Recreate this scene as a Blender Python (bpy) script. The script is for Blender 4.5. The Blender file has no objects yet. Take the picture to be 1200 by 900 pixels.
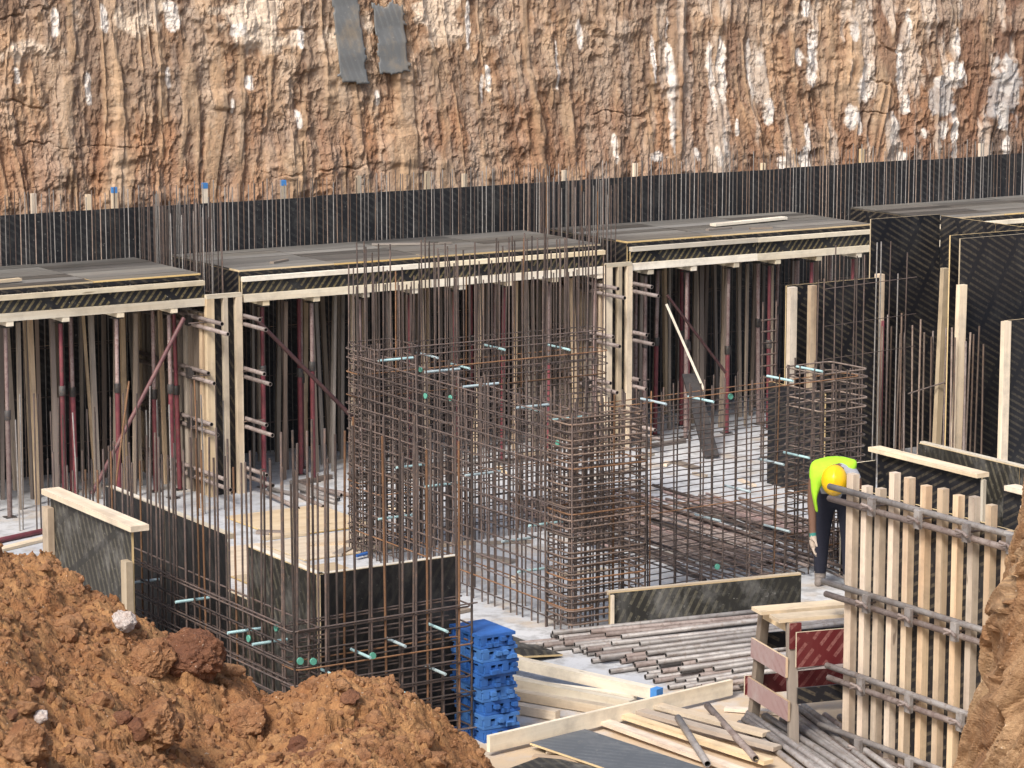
import bpy, bmesh, math, random
import numpy as np
from mathutils import noise as mnoise
from mathutils import Vector, Matrix, Euler
R = math.radians
rnd = random.Random(7)
scn = bpy.context.scene
COL = scn.collection

# ------------------------------------------------------------------ camera, sky, sun, exposure
# world axes: X along the decks (to the right, receding), Y into the pit wall, Z up, floor slab at z = 0
cam = bpy.data.cameras.new('camera'); camo = bpy.data.objects.new('camera', cam); COL.objects.link(camo)
cam.sensor_width = 36; cam.lens = 36 * 3450 / 1200; cam.clip_start = 0.5; cam.clip_end = 4000
camo.location = (0, 0, 7.0)
camo.rotation_euler = (R(90) - math.atan(570 / 3450), 0, R(58 - 90))
scn.camera = camo
SUN_EL, SUN_DX, SUN_DY = R(46), -0.86, -0.50           # light comes from the camera's left, over the shoulder
w = bpy.data.worlds.new('World'); scn.world = w; w.use_nodes = True
nt = w.node_tree; bg = nt.nodes['Background']; sky = nt.nodes.new('ShaderNodeTexSky')
sky.sky_type = 'NISHITA'; sky.sun_disc = False; sky.sun_elevation = SUN_EL
sky.sun_rotation = math.atan2(SUN_DX, SUN_DY); sky.air_density = 1.0; sky.dust_density = 4.0; sky.ozone_density = 0.6
nt.links.new(sky.outputs[0], bg.inputs[0]); bg.inputs[1].default_value = 0.11
sun = bpy.data.lights.new('sun', 'SUN'); suno = bpy.data.objects.new('sun', sun); COL.objects.link(suno)
sun.energy = 2.0; sun.angle = R(14); sun.color = (1, 0.97, 0.92)
n = math.hypot(SUN_DX, SUN_DY)
sd = Vector((SUN_DX / n * math.cos(SUN_EL), SUN_DY / n * math.cos(SUN_EL), math.sin(SUN_EL)))
suno.rotation_euler = sd.to_track_quat('Z', 'Y').to_euler()
scn.view_settings.view_transform = 'Standard'; scn.view_settings.look = 'None'
scn.view_settings.exposure = 0.8; scn.view_settings.gamma = 1
scn.cycles.max_bounces = 6
try: scn.cycles.use_denoising = True
except Exception: pass

# ------------------------------------------------------------------ materials
class NB:
    def __init__(s, name):
        s.m = bpy.data.materials.new(name); s.m.use_nodes = True; s.t = s.m.node_tree
        s.b = s.t.nodes['Principled BSDF']
    def n(s, typ, **kw):
        x = s.t.nodes.new(typ)
        for k, v in kw.items():
            if k.startswith('i_'):
                key = k[2:]; key = int(key) if key.isdigit() else key.replace('_', ' ')
                if isinstance(v, bpy.types.NodeSocket): s.t.links.new(v, x.inputs[key])
                else: x.inputs[key].default_value = v
            else: setattr(x, k, v)
        return x
    def link(s, a, b): s.t.links.new(a, b)
    def math(s, op, a, b=0.5, c=None):
        x = s.n('ShaderNodeMath', operation=op)
        for i, v in enumerate((a, b, c)):
            if v is None: continue
            if isinstance(v, bpy.types.NodeSocket): s.link(v, x.inputs[i])
            else: x.inputs[i].default_value = v
        return x.outputs[0]
    def mix(s, fac, a, b, blend='MIX'):
        x = s.n('ShaderNodeMix', data_type='RGBA', blend_type=blend)
        for sock, v in ((x.inputs['Factor'], fac), (x.inputs[6], a), (x.inputs[7], b)):
            if isinstance(v, bpy.types.NodeSocket): s.link(v, sock)
            elif isinstance(v, (int, float)): sock.default_value = v
            else: sock.default_value = (*v[:3], 1)
        return x.outputs[2]
    def ramp(s, fac, stops):
        x = s.n('ShaderNodeValToRGB'); s.link(fac, x.inputs[0]); e = x.color_ramp.elements
        while len(e) < len(stops): e.new(0.5)
        for el, (p, c) in zip(e, stops):
            el.position = p; el.color = (*c, 1) if not isinstance(c, (int, float)) else (c, c, c, 1)
        return x.outputs[0]
    def noise(s, vec, scale, detail=4, rough=0.6):
        return s.n('ShaderNodeTexNoise', i_Vector=vec, i_Scale=scale, i_Detail=detail, i_Roughness=rough).outputs[0]
    def maps(s, vec, scale=(1, 1, 1), rot=(0, 0, 0), loc=(0, 0, 0)):
        x = s.n('ShaderNodeMapping', i_Vector=vec); x.inputs['Scale'].default_value = scale
        x.inputs['Rotation'].default_value = rot; x.inputs['Location'].default_value = loc
        return x.outputs[0]
    def out(s, col, rough=0.7, bump=None, bstr=0.3, bdist=0.01, metal=0, spec=None):
        for k, v in (('Base Color', col), ('Roughness', rough), ('Metallic', metal)):
            if isinstance(v, bpy.types.NodeSocket): s.link(v, s.b.inputs[k])
            elif k == 'Base Color': s.b.inputs[k].default_value = (*v, 1)
            else: s.b.inputs[k].default_value = v
        if spec is not None: s.b.inputs['Specular IOR Level'].default_value = spec
        if bump is not None:
            bn = s.n('ShaderNodeBump', i_Height=bump, i_Strength=bstr, i_Distance=bdist)
            s.link(bn.outputs[0], s.b.inputs['Normal'])
        return s.m
    def uv(s):
        tc = s.n('ShaderNodeTexCoord'); oi = s.n('ShaderNodeObjectInfo')
        off = s.n('ShaderNodeVectorMath', operation='MULTIPLY_ADD')
        s.link(oi.outputs['Random'], off.inputs[0]); off.inputs[1].default_value = (37.3, 11.7, 5.1)
        s.link(tc.outputs['UV'], off.inputs[2])
        s.tc, s.rand = tc, oi.outputs['Random']
        return off.outputs[0]
    def gen(s):
        s.tc = s.n('ShaderNodeTexCoord'); g = s.n('ShaderNodeNewGeometry'); oi = s.n('ShaderNodeObjectInfo')
        s.rand = oi.outputs['Random']
        return g.outputs['Position']

def wood(name, a, b, c, dirt=0.35, rough=0.75):
    k = NB(name); uv = k.uv()
    g = k.noise(k.maps(uv, (1.2, 38, 1)), 1.0, 5, 0.65)
    ring = k.noise(k.maps(uv, (0.5, 9, 1)), 1.0, 2, 0.5)
    col = k.mix(k.ramp(g, [(0.3, 0.0), (0.7, 1.0)]), a, b)
    col = k.mix(k.math('MULTIPLY', k.ramp(ring, [(0.42, 0.0), (0.7, 1.0)]), 0.6), col, c)
    kn = k.noise(k.maps(uv, (3.0, 14, 1)), 1.0, 1)
    col = k.mix(k.ramp(kn, [(0.74, 0.0), (0.79, 0.75)]), col, tuple(x * 0.35 for x in c))
    st = k.noise(uv, 3.3, 5, 0.7)
    col = k.mix(k.math('MULTIPLY', k.ramp(st, [(0.45, 0.0), (0.75, 1.0)]), dirt), col, (0.16, 0.13, 0.11))
    v = k.math('MULTIPLY_ADD', k.rand, 0.55, 0.66)
    sat = k.math('MULTIPLY_ADD', k.math('FRACT', k.math('MULTIPLY', k.rand, 7.3)), 0.5, 0.65)
    hsv = k.n('ShaderNodeHueSaturation', i_Color=col, i_Value=v, i_Saturation=sat)
    return k.out(hsv.outputs[0], rough, k.math('ADD', g, k.math('MULTIPLY', st, 0.4)), 0.35, 0.004)

def film(name, base, stripe, ang=28, wear=(0.20, 0.19, 0.17), strength=0.9, wearamt=0.5, period=0.085, low=0.25):
    """film-faced plywood: dark film with rows of slanted printed strokes (plain marks), scuffed"""
    k = NB(name); uv = k.uv()
    raw = k.tc.outputs['UV']
    p = k.maps(raw, rot=(0, 0, R(ang)))
    sp = k.n('ShaderNodeSeparateXYZ', i_Vector=p)
    row = k.math('FLOOR', k.math('DIVIDE', sp.outputs[0], 0.46))
    fy = k.math('FRACT', k.math('ADD', k.math('DIVIDE', sp.outputs[1], period), k.math('MULTIPLY', row, 0.37)))
    fx = k.math('FRACT', k.math('DIVIDE', sp.outputs[0], 0.46))
    s1 = k.math('LESS_THAN', fy, 0.36)
    s2 = k.math('LESS_THAN', fx, 0.86)
    br = k.noise(k.maps(raw, (30, 30, 1)), 1.0, 2)
    m = k.math('MULTIPLY', k.math('MULTIPLY', s1, s2), k.ramp(br, [(0.33, 0.25), (0.55, 1.0)]))
    fade = k.ramp(k.noise(uv, 0.8, 4, 0.6), [(0.40, low), (0.60, 1.0)])
    m = k.math('MULTIPLY', k.math('MULTIPLY', m, fade), strength)
    grid = k.math('LESS_THAN', k.n('ShaderNodeTexVoronoi', i_Vector=uv, i_Scale=5.0).outputs['Distance'], 0.035)
    col = k.mix(m, base, stripe)
    wn = k.noise(k.maps(uv, (3, 2.2, 1)), 1.0, 7, 0.72)
    wm = k.math('MULTIPLY', k.ramp(wn, [(0.5, 0.0), (0.72, 1.0)]), wearamt)
    col = k.mix(wm, col, wear)
    col = k.mix(k.math('MULTIPLY', k.ramp(k.noise(uv, 22, 3), [(0.66, 0.0), (0.72, 1.0)]), wearamt * 0.6), col, (0.35, 0.33, 0.30))
    col = k.mix(k.math('MULTIPLY', grid, 0.7), col, (0.32, 0.30, 0.27))
    drip = k.noise(k.maps(uv, (5, 0.5, 1)), 1.0, 4, 0.6)
    col = k.mix(k.math('MULTIPLY', k.ramp(drip, [(0.6, 0.0), (0.75, 1.0)]), wearamt * 0.5), col, wear)
    rg = k.math('MULTIPLY_ADD', wn, 0.3, 0.42)
    return k.out(col, rg, wn, 0.15, 0.004, spec=0.35)

def metal(name, a, b, c, rough=0.6, scale=9, metallic=0.0, stretch=0.25, vary=0.5):
    k = NB(name); pos = k.tc = None
    tc = k.n('ShaderNodeTexCoord'); oi = k.n('ShaderNodeObjectInfo'); g = k.n('ShaderNodeNewGeometry')
    P = g.outputs['Position']
    n1 = k.noise(k.maps(P, (1, 1, 1)), scale, 5, 0.65)
    n2 = k.noise(P, scale * 4.5, 3, 0.6)
    col = k.mix(k.ramp(n1, [(0.4, 0.0), (0.6, 1.0)]), a, b)
    col = k.mix(k.math('MULTIPLY', k.ramp(n2, [(0.52, 0.0), (0.66, 1.0)]), 0.7), col, c)
    hsv = k.n('ShaderNodeHueSaturation', i_Color=col, i_Value=k.math('MULTIPLY_ADD', oi.outputs['Random'], vary * 2, 1 - vary))
    return k.out(hsv.outputs[0], rough, n2, 0.25, 0.003, metallic)

M = {}
M['pine'] = wood('pine', (0.64, 0.50, 0.32), (0.74, 0.61, 0.43), (0.53, 0.37, 0.21), 0.45)
M['pine_pale'] = wood('pine_pale', (0.72, 0.62, 0.45), (0.80, 0.71, 0.54), (0.60, 0.46, 0.28), 0.4)
M['stud'] = wood('stud_wood', (0.57, 0.43, 0.285), (0.66, 0.53, 0.38), (0.42, 0.27, 0.17), 0.5)
M['oldwood'] = wood('old_wood', (0.22, 0.18, 0.145), (0.31, 0.255, 0.20), (0.13, 0.10, 0.08), 0.5)
M['darkwood'] = wood('dark_wood', (0.20, 0.15, 0.12), (0.27, 0.21, 0.17), (0.12, 0.085, 0.07), 0.5)
M['ply_edge'] = wood('ply_edge', (0.58, 0.42, 0.20), (0.68, 0.52, 0.28), (0.45, 0.30, 0.13), 0.2)
M['plywood'] = wood('bare_plywood', (0.55, 0.43, 0.28), (0.63, 0.51, 0.36), (0.46, 0.34, 0.21), 0.3)
M['film'] = film('black_film', (0.010, 0.010, 0.013), (0.085, 0.070, 0.050), wearamt=0.12, period=0.075, low=0.5)
M['film_plain'] = film('scuffed_film', (0.012, 0.012, 0.013), (0.045, 0.04, 0.032), ang=-60, strength=0.5, wearamt=0.25)
M['film_band'] = film('band_film', (0.012, 0.012, 0.014), (0.20, 0.16, 0.08), ang=-52, strength=0.95, wearamt=0.15, period=0.075, low=0.8)
M['film_wall'] = film('wall_film', (0.020, 0.021, 0.024), (0.060, 0.058, 0.058), ang=30, wear=(0.085, 0.083, 0.08), wearamt=0.7)
M['film_worn'] = film('worn_film', (0.028, 0.026, 0.022), (0.13, 0.115, 0.08), ang=-62, wear=(0.26, 0.25, 0.23), wearamt=0.55)
M['deck'] = wood('grey_deck_board', (0.10, 0.092, 0.08), (0.24, 0.225, 0.195), (0.07, 0.065, 0.055), 0.5, 0.42)
M['deck_dark'] = wood('dark_deck_board', (0.05, 0.047, 0.042), (0.11, 0.102, 0.09), (0.04, 0.037, 0.03), 0.5, 0.42)
M['deck_pale'] = wood('pale_deck_board', (0.16, 0.152, 0.135), (0.27, 0.258, 0.23), (0.14, 0.13, 0.11), 0.5, 0.5)
M['film_deck'] = film('deck_film', (0.13, 0.115, 0.095), (0.17, 0.15, 0.12), ang=20, wear=(0.30, 0.28, 0.25), wearamt=0.8, strength=0.5)
M['film_red'] = film('red_film', (0.10, 0.012, 0.014), (0.24, 0.10, 0.09), ang=-50, wear=(0.2, 0.08, 0.07), wearamt=0.3)
M['film_pink'] = film('pinkish_film', (0.34, 0.23, 0.22), (0.24, 0.12, 0.12), ang=-35, wear=(0.42, 0.36, 0.34), wearamt=0.8, strength=0.6)
M['film_grey'] = film('grey_film', (0.10, 0.11, 0.12), (0.17, 0.18, 0.19), ang=60, wear=(0.25, 0.25, 0.25), wearamt=0.5)
M['rust'] = metal('rusty_steel', (0.070, 0.054, 0.048), (0.11, 0.082, 0.072), (0.15, 0.095, 0.068), 0.55, 6)
M['bar_brown'] = metal('brown_bar', (0.11, 0.078, 0.062), (0.16, 0.115, 0.09), (0.20, 0.12, 0.07), 0.6, 6)
M['bar_tan'] = metal('tan_bar', (0.20, 0.15, 0.12), (0.27, 0.21, 0.17), (0.15, 0.10, 0.08), 0.55, 6)
M['rust_orange'] = metal('orange_rust', (0.17, 0.085, 0.04), (0.23, 0.12, 0.06), (0.12, 0.07, 0.05), 0.7, 6)
M['steel_bar'] = metal('grey_bar', (0.19, 0.175, 0.165), (0.25, 0.235, 0.22), (0.15, 0.12, 0.10), 0.5, 6)
M['galv'] = metal('galvanised_pipe', (0.215, 0.195, 0.185), (0.30, 0.28, 0.265), (0.17, 0.13, 0.11), 0.5, 5, 0.1, vary=0.2)
M['rustpipe'] = metal('brownish_pipe', (0.175, 0.135, 0.12), (0.26, 0.215, 0.195), (0.12, 0.08, 0.065), 0.6, 5, vary=0.25)
M['redprop'] = metal('maroon_paint', (0.12, 0.024, 0.035), (0.17, 0.045, 0.05), (0.09, 0.05, 0.042), 0.5, 8, vary=0.4)
M['maroon_dull'] = metal('dull_maroon_paint', (0.095, 0.035, 0.038), (0.14, 0.065, 0.062), (0.08, 0.05, 0.045), 0.6, 8)
M['pinkprop'] = metal('faded_pink_paint', (0.22, 0.15, 0.14), (0.30, 0.23, 0.21), (0.15, 0.07, 0.065), 0.6, 8, vary=0.4)
M['darksteel'] = metal('dark_steel', (0.035, 0.032, 0.032), (0.06, 0.055, 0.053), (0.10, 0.07, 0.05), 0.5, 10)
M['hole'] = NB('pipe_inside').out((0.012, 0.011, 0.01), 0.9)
def plain(name, c, rough=0.5, var=0.25, sc=30, bump=0.1, spec=None):
    k = NB(name); P = k.gen(); nn = k.noise(P, sc, 4, 0.6)
    col = k.mix(nn, tuple(x * (1 - var) for x in c), tuple(min(1, x * (1 + var)) for x in c))
    hs = k.n('ShaderNodeHueSaturation', i_Color=col, i_Value=k.math('MULTIPLY_ADD', k.rand, 0.24, 0.88))
    return k.out(hs.outputs[0], rough, nn, bump, 0.005, spec=spec)
M['cyan'] = plain('cyan_plastic', (0.38, 0.56, 0.57), 0.5)
M['grey_plastic'] = plain('greyish_plastic', (0.36, 0.44, 0.46), 0.55)
M['green'] = plain('green_plastic', (0.10, 0.34, 0.25), 0.5)
M['blue_old'] = plain('faded_blue_plastic', (0.05, 0.16, 0.42), 0.7, 0.5, 6)
M['blue'] = plain('blue_plastic', (0.025, 0.105, 0.34), 0.6, 0.6, 7)
M['bluepaint'] = plain('blue_paint', (0.06, 0.22, 0.52), 0.6)
M['lime'] = plain('lime_fabric', (0.42, 0.80, 0.03), 0.85, 0.22, 14, 1.0)
M['helmet'] = plain('yellow_helmet', (0.88, 0.52, 0.008), 0.35, 0.05, 5, 0.02)
M['skin'] = plain('brown_skin', (0.16, 0.085, 0.055), 0.55)
M['shirt'] = plain('grey_shirt', (0.36, 0.36, 0.38), 0.9, 0.2, 40, 0.3)
M['trousers'] = plain('navy_trousers', (0.014, 0.015, 0.028), 0.9, 0.3, 40, 0.3)
M['boot'] = plain('dusty_boot', (0.20, 0.17, 0.15), 0.8)
M['glove'] = plain('pale_glove', (0.42, 0.34, 0.27), 0.85)
M['gloveband'] = plain('teal_glove_cuff', (0.03, 0.18, 0.15), 0.8)
M['reflect'] = plain('reflective_tape', (0.70, 0.74, 0.80), 0.35, 0.05)
M['white'] = plain('white_board', (0.80, 0.78, 0.72), 0.7, 0.08, 12)
M['cloth'] = film('geotextile', (0.15, 0.155, 0.155), (0.24, 0.245, 0.245), ang=70, wear=(0.30, 0.24, 0.17), wearamt=1.0, strength=0.5)
M['pinkpaint'] = plain('red_spray_paint', (0.36, 0.11, 0.13), 0.8)

def concrete():
    k = NB('concrete_slab'); P = k.gen()
    a = k.noise(P, 0.55, 6, 0.6); b = k.noise(P, 4.0, 6, 0.7); c = k.noise(P, 40, 3, 0.6)
    col = k.mix(k.ramp(a, [(0.35, 0.0), (0.65, 1.0)]), (0.40, 0.415, 0.44), (0.57, 0.57, 0.57))
    col = k.mix(k.math('MULTIPLY', k.ramp(b, [(0.48, 0.0), (0.62, 1.0)]), 0.75), col, (0.27, 0.265, 0.26))
    col = k.mix(k.math('MULTIPLY', k.ramp(k.noise(P, 1.3, 5, 0.65), [(0.54, 0.0), (0.66, 1.0)]), 0.6), col, (0.45, 0.35, 0.24))
    # sawdust and trodden clay towards the timber store, fading out with a ragged edge
    sp = k.n('ShaderNodeSeparateXYZ', i_Vector=P)
    d = k.math('ADD', k.math('MULTIPLY', k.math('SUBTRACT', 21.2, sp.outputs[1]), 0.8), k.math('MULTIPLY_ADD', b, 2.4, -1.2))
    d2 = k.n('ShaderNodeClamp', i_Value=d).outputs[0]
    col = k.mix(k.math('MULTIPLY', d2, 0.85), col, k.mix(b, (0.42, 0.30, 0.18), (0.62, 0.47, 0.30)))
    col = k.mix(k.math('MULTIPLY', k.ramp(c, [(0.6, 0.0), (0.7, 1.0)]), 0.35), col, (0.2, 0.17, 0.15))
    return k.out(col, 0.85, k.math('ADD', b, k.math('MULTIPLY', c, 0.5)), 0.35, 0.01)
M['concrete'] = concrete()

def soil(name, a, b, c, sc=1.0, attr=False):
    k = NB(name); P = k.gen()
    n1 = k.noise(P, 2.2 * sc, 7, 0.68); n2 = k.noise(P, 14 * sc, 6, 0.7); n3 = k.noise(P, 60 * sc, 4, 0.6)
    if attr:
        base = k.n('ShaderNodeVertexColor', layer_name='col').outputs[0]
        col = k.mix(k.math('MULTIPLY', k.ramp(n2, [(0.4, 0.0), (0.66, 1.0)]), 0.30), base, c)
        col = k.mix(k.math('MULTIPLY', k.ramp(n3, [(0.5, 0.0), (0.7, 1.0)]), 0.25), col, b)
    else:
        col = k.mix(k.ramp(n1, [(0.36, 0.0), (0.64, 1.0)]), a, b)
        col = k.mix(k.math('MULTIPLY', k.ramp(n2, [(0.42, 0.0), (0.68, 1.0)]), 0.6), col, c)
        col = k.mix(k.ramp(k.noise(P, 30 * sc, 2), [(0.70, 0.0), (0.76, 0.8)]), col, (0.62, 0.52, 0.42))
    h = k.math('ADD', k.math('MULTIPLY', n2, 1.0), k.math('MULTIPLY', n3, 0.45))
    return k.out(col, 0.95, h, 0.9, 0.035, spec=0.15)
M['soil'] = soil('orange_soil', (0.285, 0.130, 0.056), (0.43, 0.24, 0.108), (0.13, 0.064, 0.037))
M['clod'] = soil('soil_clod', (0.26, 0.120, 0.058), (0.42, 0.23, 0.115), (0.14, 0.07, 0.042), 1.6)
M['clod_dark'] = soil('dark_clod', (0.17, 0.075, 0.045), (0.25, 0.12, 0.065), (0.10, 0.05, 0.035), 1.6)
M['clod_white'] = soil('pale_rubble', (0.55, 0.48, 0.43), (0.68, 0.62, 0.58), (0.40, 0.25, 0.18), 1.6)
M['bank'] = soil('bank_soil', (0.28, 0.15, 0.075), (0.42, 0.28, 0.16), (0.15, 0.085, 0.05), 0.9)
M['cliff'] = soil('pit_face', (0.3, 0.15, 0.08), (0.46, 0.29, 0.17), (0.15, 0.085, 0.055), 1.0, True)
M['ground'] = soil('far_ground', (0.3, 0.2, 0.12), (0.36, 0.25, 0.15), (0.25, 0.16, 0.1), 0.5)

# ------------------------------------------------------------------ mesh helpers
def new(name, me, parent=None, loc=(0, 0, 0), rot=(0, 0, 0)):
    o = bpy.data.objects.new(name, me); COL.objects.link(o)
    if parent is not None: o.parent = parent
    o.location = loc; o.rotation_euler = rot
    return o
def tag(o, label, cat, group=None):
    o['label'] = label; o['category'] = cat
    if group: o['group'] = group
    return o
def thing(name, label, cat, loc=(0, 0, 0), rz=0, group=None):
    return tag(new(name, None, None, loc, (0, 0, rz)), label, cat, group)
_mc = {}
BF = [((0, 3, 2, 1), 2), ((4, 5, 6, 7), 2), ((0, 1, 5, 4), 1), ((2, 3, 7, 6), 1), ((1, 2, 6, 5), 0), ((3, 0, 4, 7), 0)]
def boxmesh(sx, sy, sz, mat, edge=None):
    """centred box; UVs in metres with U along the longest side; with `edge` the narrow faces get that second material"""
    key = (round(sx, 3), round(sy, 3), round(sz, 3), mat, edge)
    if key in _mc: return _mc[key]
    d = (sx, sy, sz)
    vs = [(x * sx / 2, y * sy / 2, z * sz / 2) for z in (-1, 1) for x, y in ((-1, -1), (1, -1), (1, 1), (-1, 1))]
    me = bpy.data.meshes.new(mat + '_box'); me.from_pydata(vs, [], [f for f, a in BF])
    uvl = me.uv_layers.new(name='UVMap').data
    thin = min(range(3), key=lambda i: d[i]); longest = max(range(3), key=lambda i: d[i])
    for (f, a), pl in zip(BF, me.polygons):
        ax = [i for i in range(3) if i != a]
        if edge is None:
            ax.sort(key=lambda i: -d[i])
        elif a == thin:
            ax.sort()
        else: ax.sort(key=lambda i: -d[i])
        for li, vi in zip(pl.loop_indices, f):
            v = vs[vi]; uvl[li].uv = (v[ax[0]] + 0.13 * a, v[ax[1]] + 0.31 * a)
        if edge is not None and a != thin: pl.material_index = 1
    me.materials.append(M[mat])
    if edge is not None: me.materials.append(M[edge])
    _mc[key] = me
    return me
def box(name, size, loc, mat, parent=None, rot=(0, 0, 0), edge=None):
    return new(name, boxmesh(*size, mat, edge), parent, loc, rot)
def plank(name, a, b, wd, th, mat, parent=None, roll=0):
    """timber from a to b, wd across (horizontal) and th high"""
    a, b = Vector(a), Vector(b); d = b - a
    o = new(name, boxmesh(d.length, wd, th, mat), parent, (a + b) / 2)
    q = d.to_track_quat('X', 'Z') @ Euler((roll, 0, 0)).to_quaternion()
    o.rotation_euler = q.to_euler()
    return o
def rodmesh(mat, sides=6):
    key = ('rod', mat, sides)
    if key in _mc: return _mc[key]
    vs, fs = [], []
    for z in (0, 1):
        for i in range(sides):
            t = 2 * math.pi * i / sides; vs.append((math.cos(t), math.sin(t), z))
    for i in range(sides): fs.append((i, (i + 1) % sides, sides + (i + 1) % sides, sides + i))
    fs.append(tuple(range(sides, 2 * sides))); fs.append(tuple(reversed(range(sides))))
    me = bpy.data.meshes.new(mat + '_rod'); me.from_pydata(vs, [], fs); me.materials.append(M[mat])
    for p in me.polygons[:-2]: p.use_smooth = True
    _mc[key] = me
    return me
def rod(name, a, b, r, mat, parent=None, sides=6):
    a, b = Vector(a), Vector(b); d = b - a
    o = new(name, rodmesh(mat, sides), parent, a)
    o.rotation_euler = d.to_track_quat('Z', 'Y').to_euler(); o.scale = (r, r, d.length)
    return o
def tubegeo(pts, r, closed=False, sides=5):
    pts = [Vector(p) for p in pts]; N = len(pts); vs, fs = [], []
    for i, p in enumerate(pts):
        a = pts[i - 1] if (i or closed) else p; b = pts[(i + 1) % N] if (i < N - 1 or closed) else p
        t = (b - a).normalized(); up = Vector((0, 0, 1)) if abs(t.z) < 0.9 else Vector((1, 0, 0))
        x = t.cross(up).normalized(); y = x.cross(t)
        for k in range(sides):
            an = 2 * math.pi * k / sides; vs.append(p + (x * math.cos(an) + y * math.sin(an)) * r)
    for i in range(N if closed else N - 1):
        j = (i + 1) % N
        for k in range(sides):
            l = (k + 1) % sides; fs.append((i * sides + k, j * sides + k, j * sides + l, i * sides + l))
    if not closed:
        fs.append(tuple(range(sides))); fs.append(tuple(reversed(range((N - 1) * sides, N * sides))))
    return vs, fs
def mesh(name, vs, fs, mat, smooth=False):
    me = bpy.data.meshes.new(name); me.from_pydata([tuple(v) for v in vs], [], fs)
    me.materials.append(M[mat])
    if smooth:
        for p in me.polygons: p.use_smooth = True
    me.update(); bm = bmesh.new(); bm.from_mesh(me); bmesh.ops.recalc_face_normals(bm, faces=bm.faces); bm.to_mesh(me); bm.free()
    return me
def pipemesh(mat, L, r, sides=10):
    """hollow scaffold tube along +X, dark inside at both ends"""
    key = ('pipe', mat, round(L, 2), r)
    if key in _mc: return _mc[key]
    vs, fs, mi = [], [], []
    ri = r * 0.78
    prof = [(0.12, ri), (0, ri), (0, r), (L, r), (L, ri), (L - 0.12, ri)]
    for x, rr in prof:
        for i in range(sides):
            t = 2 * math.pi * i / sides; vs.append((x, rr * math.cos(t), rr * math.sin(t)))
    for j in range(5):
        for i in range(sides):
            a = j * sides; fs.append((a + i, a + (i + 1) % sides, a + sides + (i + 1) % sides, a + sides + i)); mi.append(1 if j in (0, 4) else 0)
    fs.append(tuple(reversed(range(sides)))); mi.append(1); fs.append(tuple(range(5 * sides, 6 * sides))); mi.append(1)
    me = bpy.data.meshes.new(mat + '_pipe'); me.from_pydata(vs, [], fs); me.materials.append(M[mat]); me.materials.append(M['hole'])
    for p, m_ in zip(me.polygons, mi): p.material_index = m_; p.use_smooth = len(p.vertices) == 4
    bm = bmesh.new(); bm.from_mesh(me); bmesh.ops.recalc_face_normals(bm, faces=bm.faces); bm.to_mesh(me); bm.free()
    _mc[key] = me
    return me
def pipe(name, a, b, r, mat, parent=None):
    a, b = Vector(a), Vector(b); d = b - a; L = round(d.length, 1)
    o = new(name, pipemesh(mat, L, r), parent, a)
    o.rotation_euler = d.to_track_quat('X', 'Z').to_euler()
    return o

# value noise (numpy)
def _h(i, j, s):
    x = (i.astype(np.int64) * 374761393 + j.astype(np.int64) * 668265263 + s * 982451653) & 0x7fffffff
    x = (x ^ (x >> 13)) * 1274126177 & 0x7fffffff
    return ((x ^ (x >> 16)) & 0xffff) / 65535.0
def vn(x, y, s=0):
    i, j = np.floor(x), np.floor(y); fx, fy = x - i, y - j
    fx = fx * fx * fx * (fx * (fx * 6 - 15) + 10); fy = fy * fy * fy * (fy * (fy * 6 - 15) + 10)
    a, b, c, d = _h(i, j, s), _h(i + 1, j, s), _h(i, j + 1, s), _h(i + 1, j + 1, s)
    return (a * (1 - fx) + b * fx) * (1 - fy) + (c * (1 - fx) + d * fx) * fy
def fbm(x, y, s=0, o=4, g=0.5):
    t, a, n_ = 0, 1, 0
    for k in range(o):
        t = t + a * vn(x * 2 ** k, y * 2 ** k, s + 17 * k); n_ += a; a *= g
    return t / n_
def gridmesh(name, X, Y, Z, mat, smooth=True, cols=None):
    ny, nx = X.shape
    co = np.stack([X, Y, Z], -1).reshape(-1, 3)
    idx = np.arange(nx * ny).reshape(ny, nx)
    f = np.stack([idx[:-1, :-1], idx[:-1, 1:], idx[1:, 1:], idx[1:, :-1]], -1).reshape(-1, 4)
    me = bpy.data.meshes.new(name)
    me.vertices.add(len(co)); me.vertices.foreach_set('co', co.astype(np.float32).ravel())
    me.loops.add(f.size); me.loops.foreach_set('vertex_index', f.astype(np.int32).ravel())
    me.polygons.add(len(f)); me.polygons.foreach_set('loop_start', (np.arange(len(f)) * 4).astype(np.int32))
    me.polygons.foreach_set('use_smooth', np.full(len(f), smooth))
    me.materials.append(M[mat]); me.update(calc_edges=True); me.validate()
    if cols is not None:
        at = me.color_attributes.new('col', 'FLOAT_COLOR', 'POINT')
        at.data.foreach_set('color', np.concatenate([cols.reshape(-1, 3), np.ones((len(co), 1))], 1).astype(np.float32).ravel())
    return me
def structure(o): o['kind'] = 'structure'; return o

# ------------------------------------------------------------------ setting: ground, slab, pit face
structure(box('ground', (3000, 3000, 0.2), (0, 0, -0.16), 'ground'))
structure(box('concrete_floor', (46, 26, 0.06), (18, 25, -0.03), 'concrete'))

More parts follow.
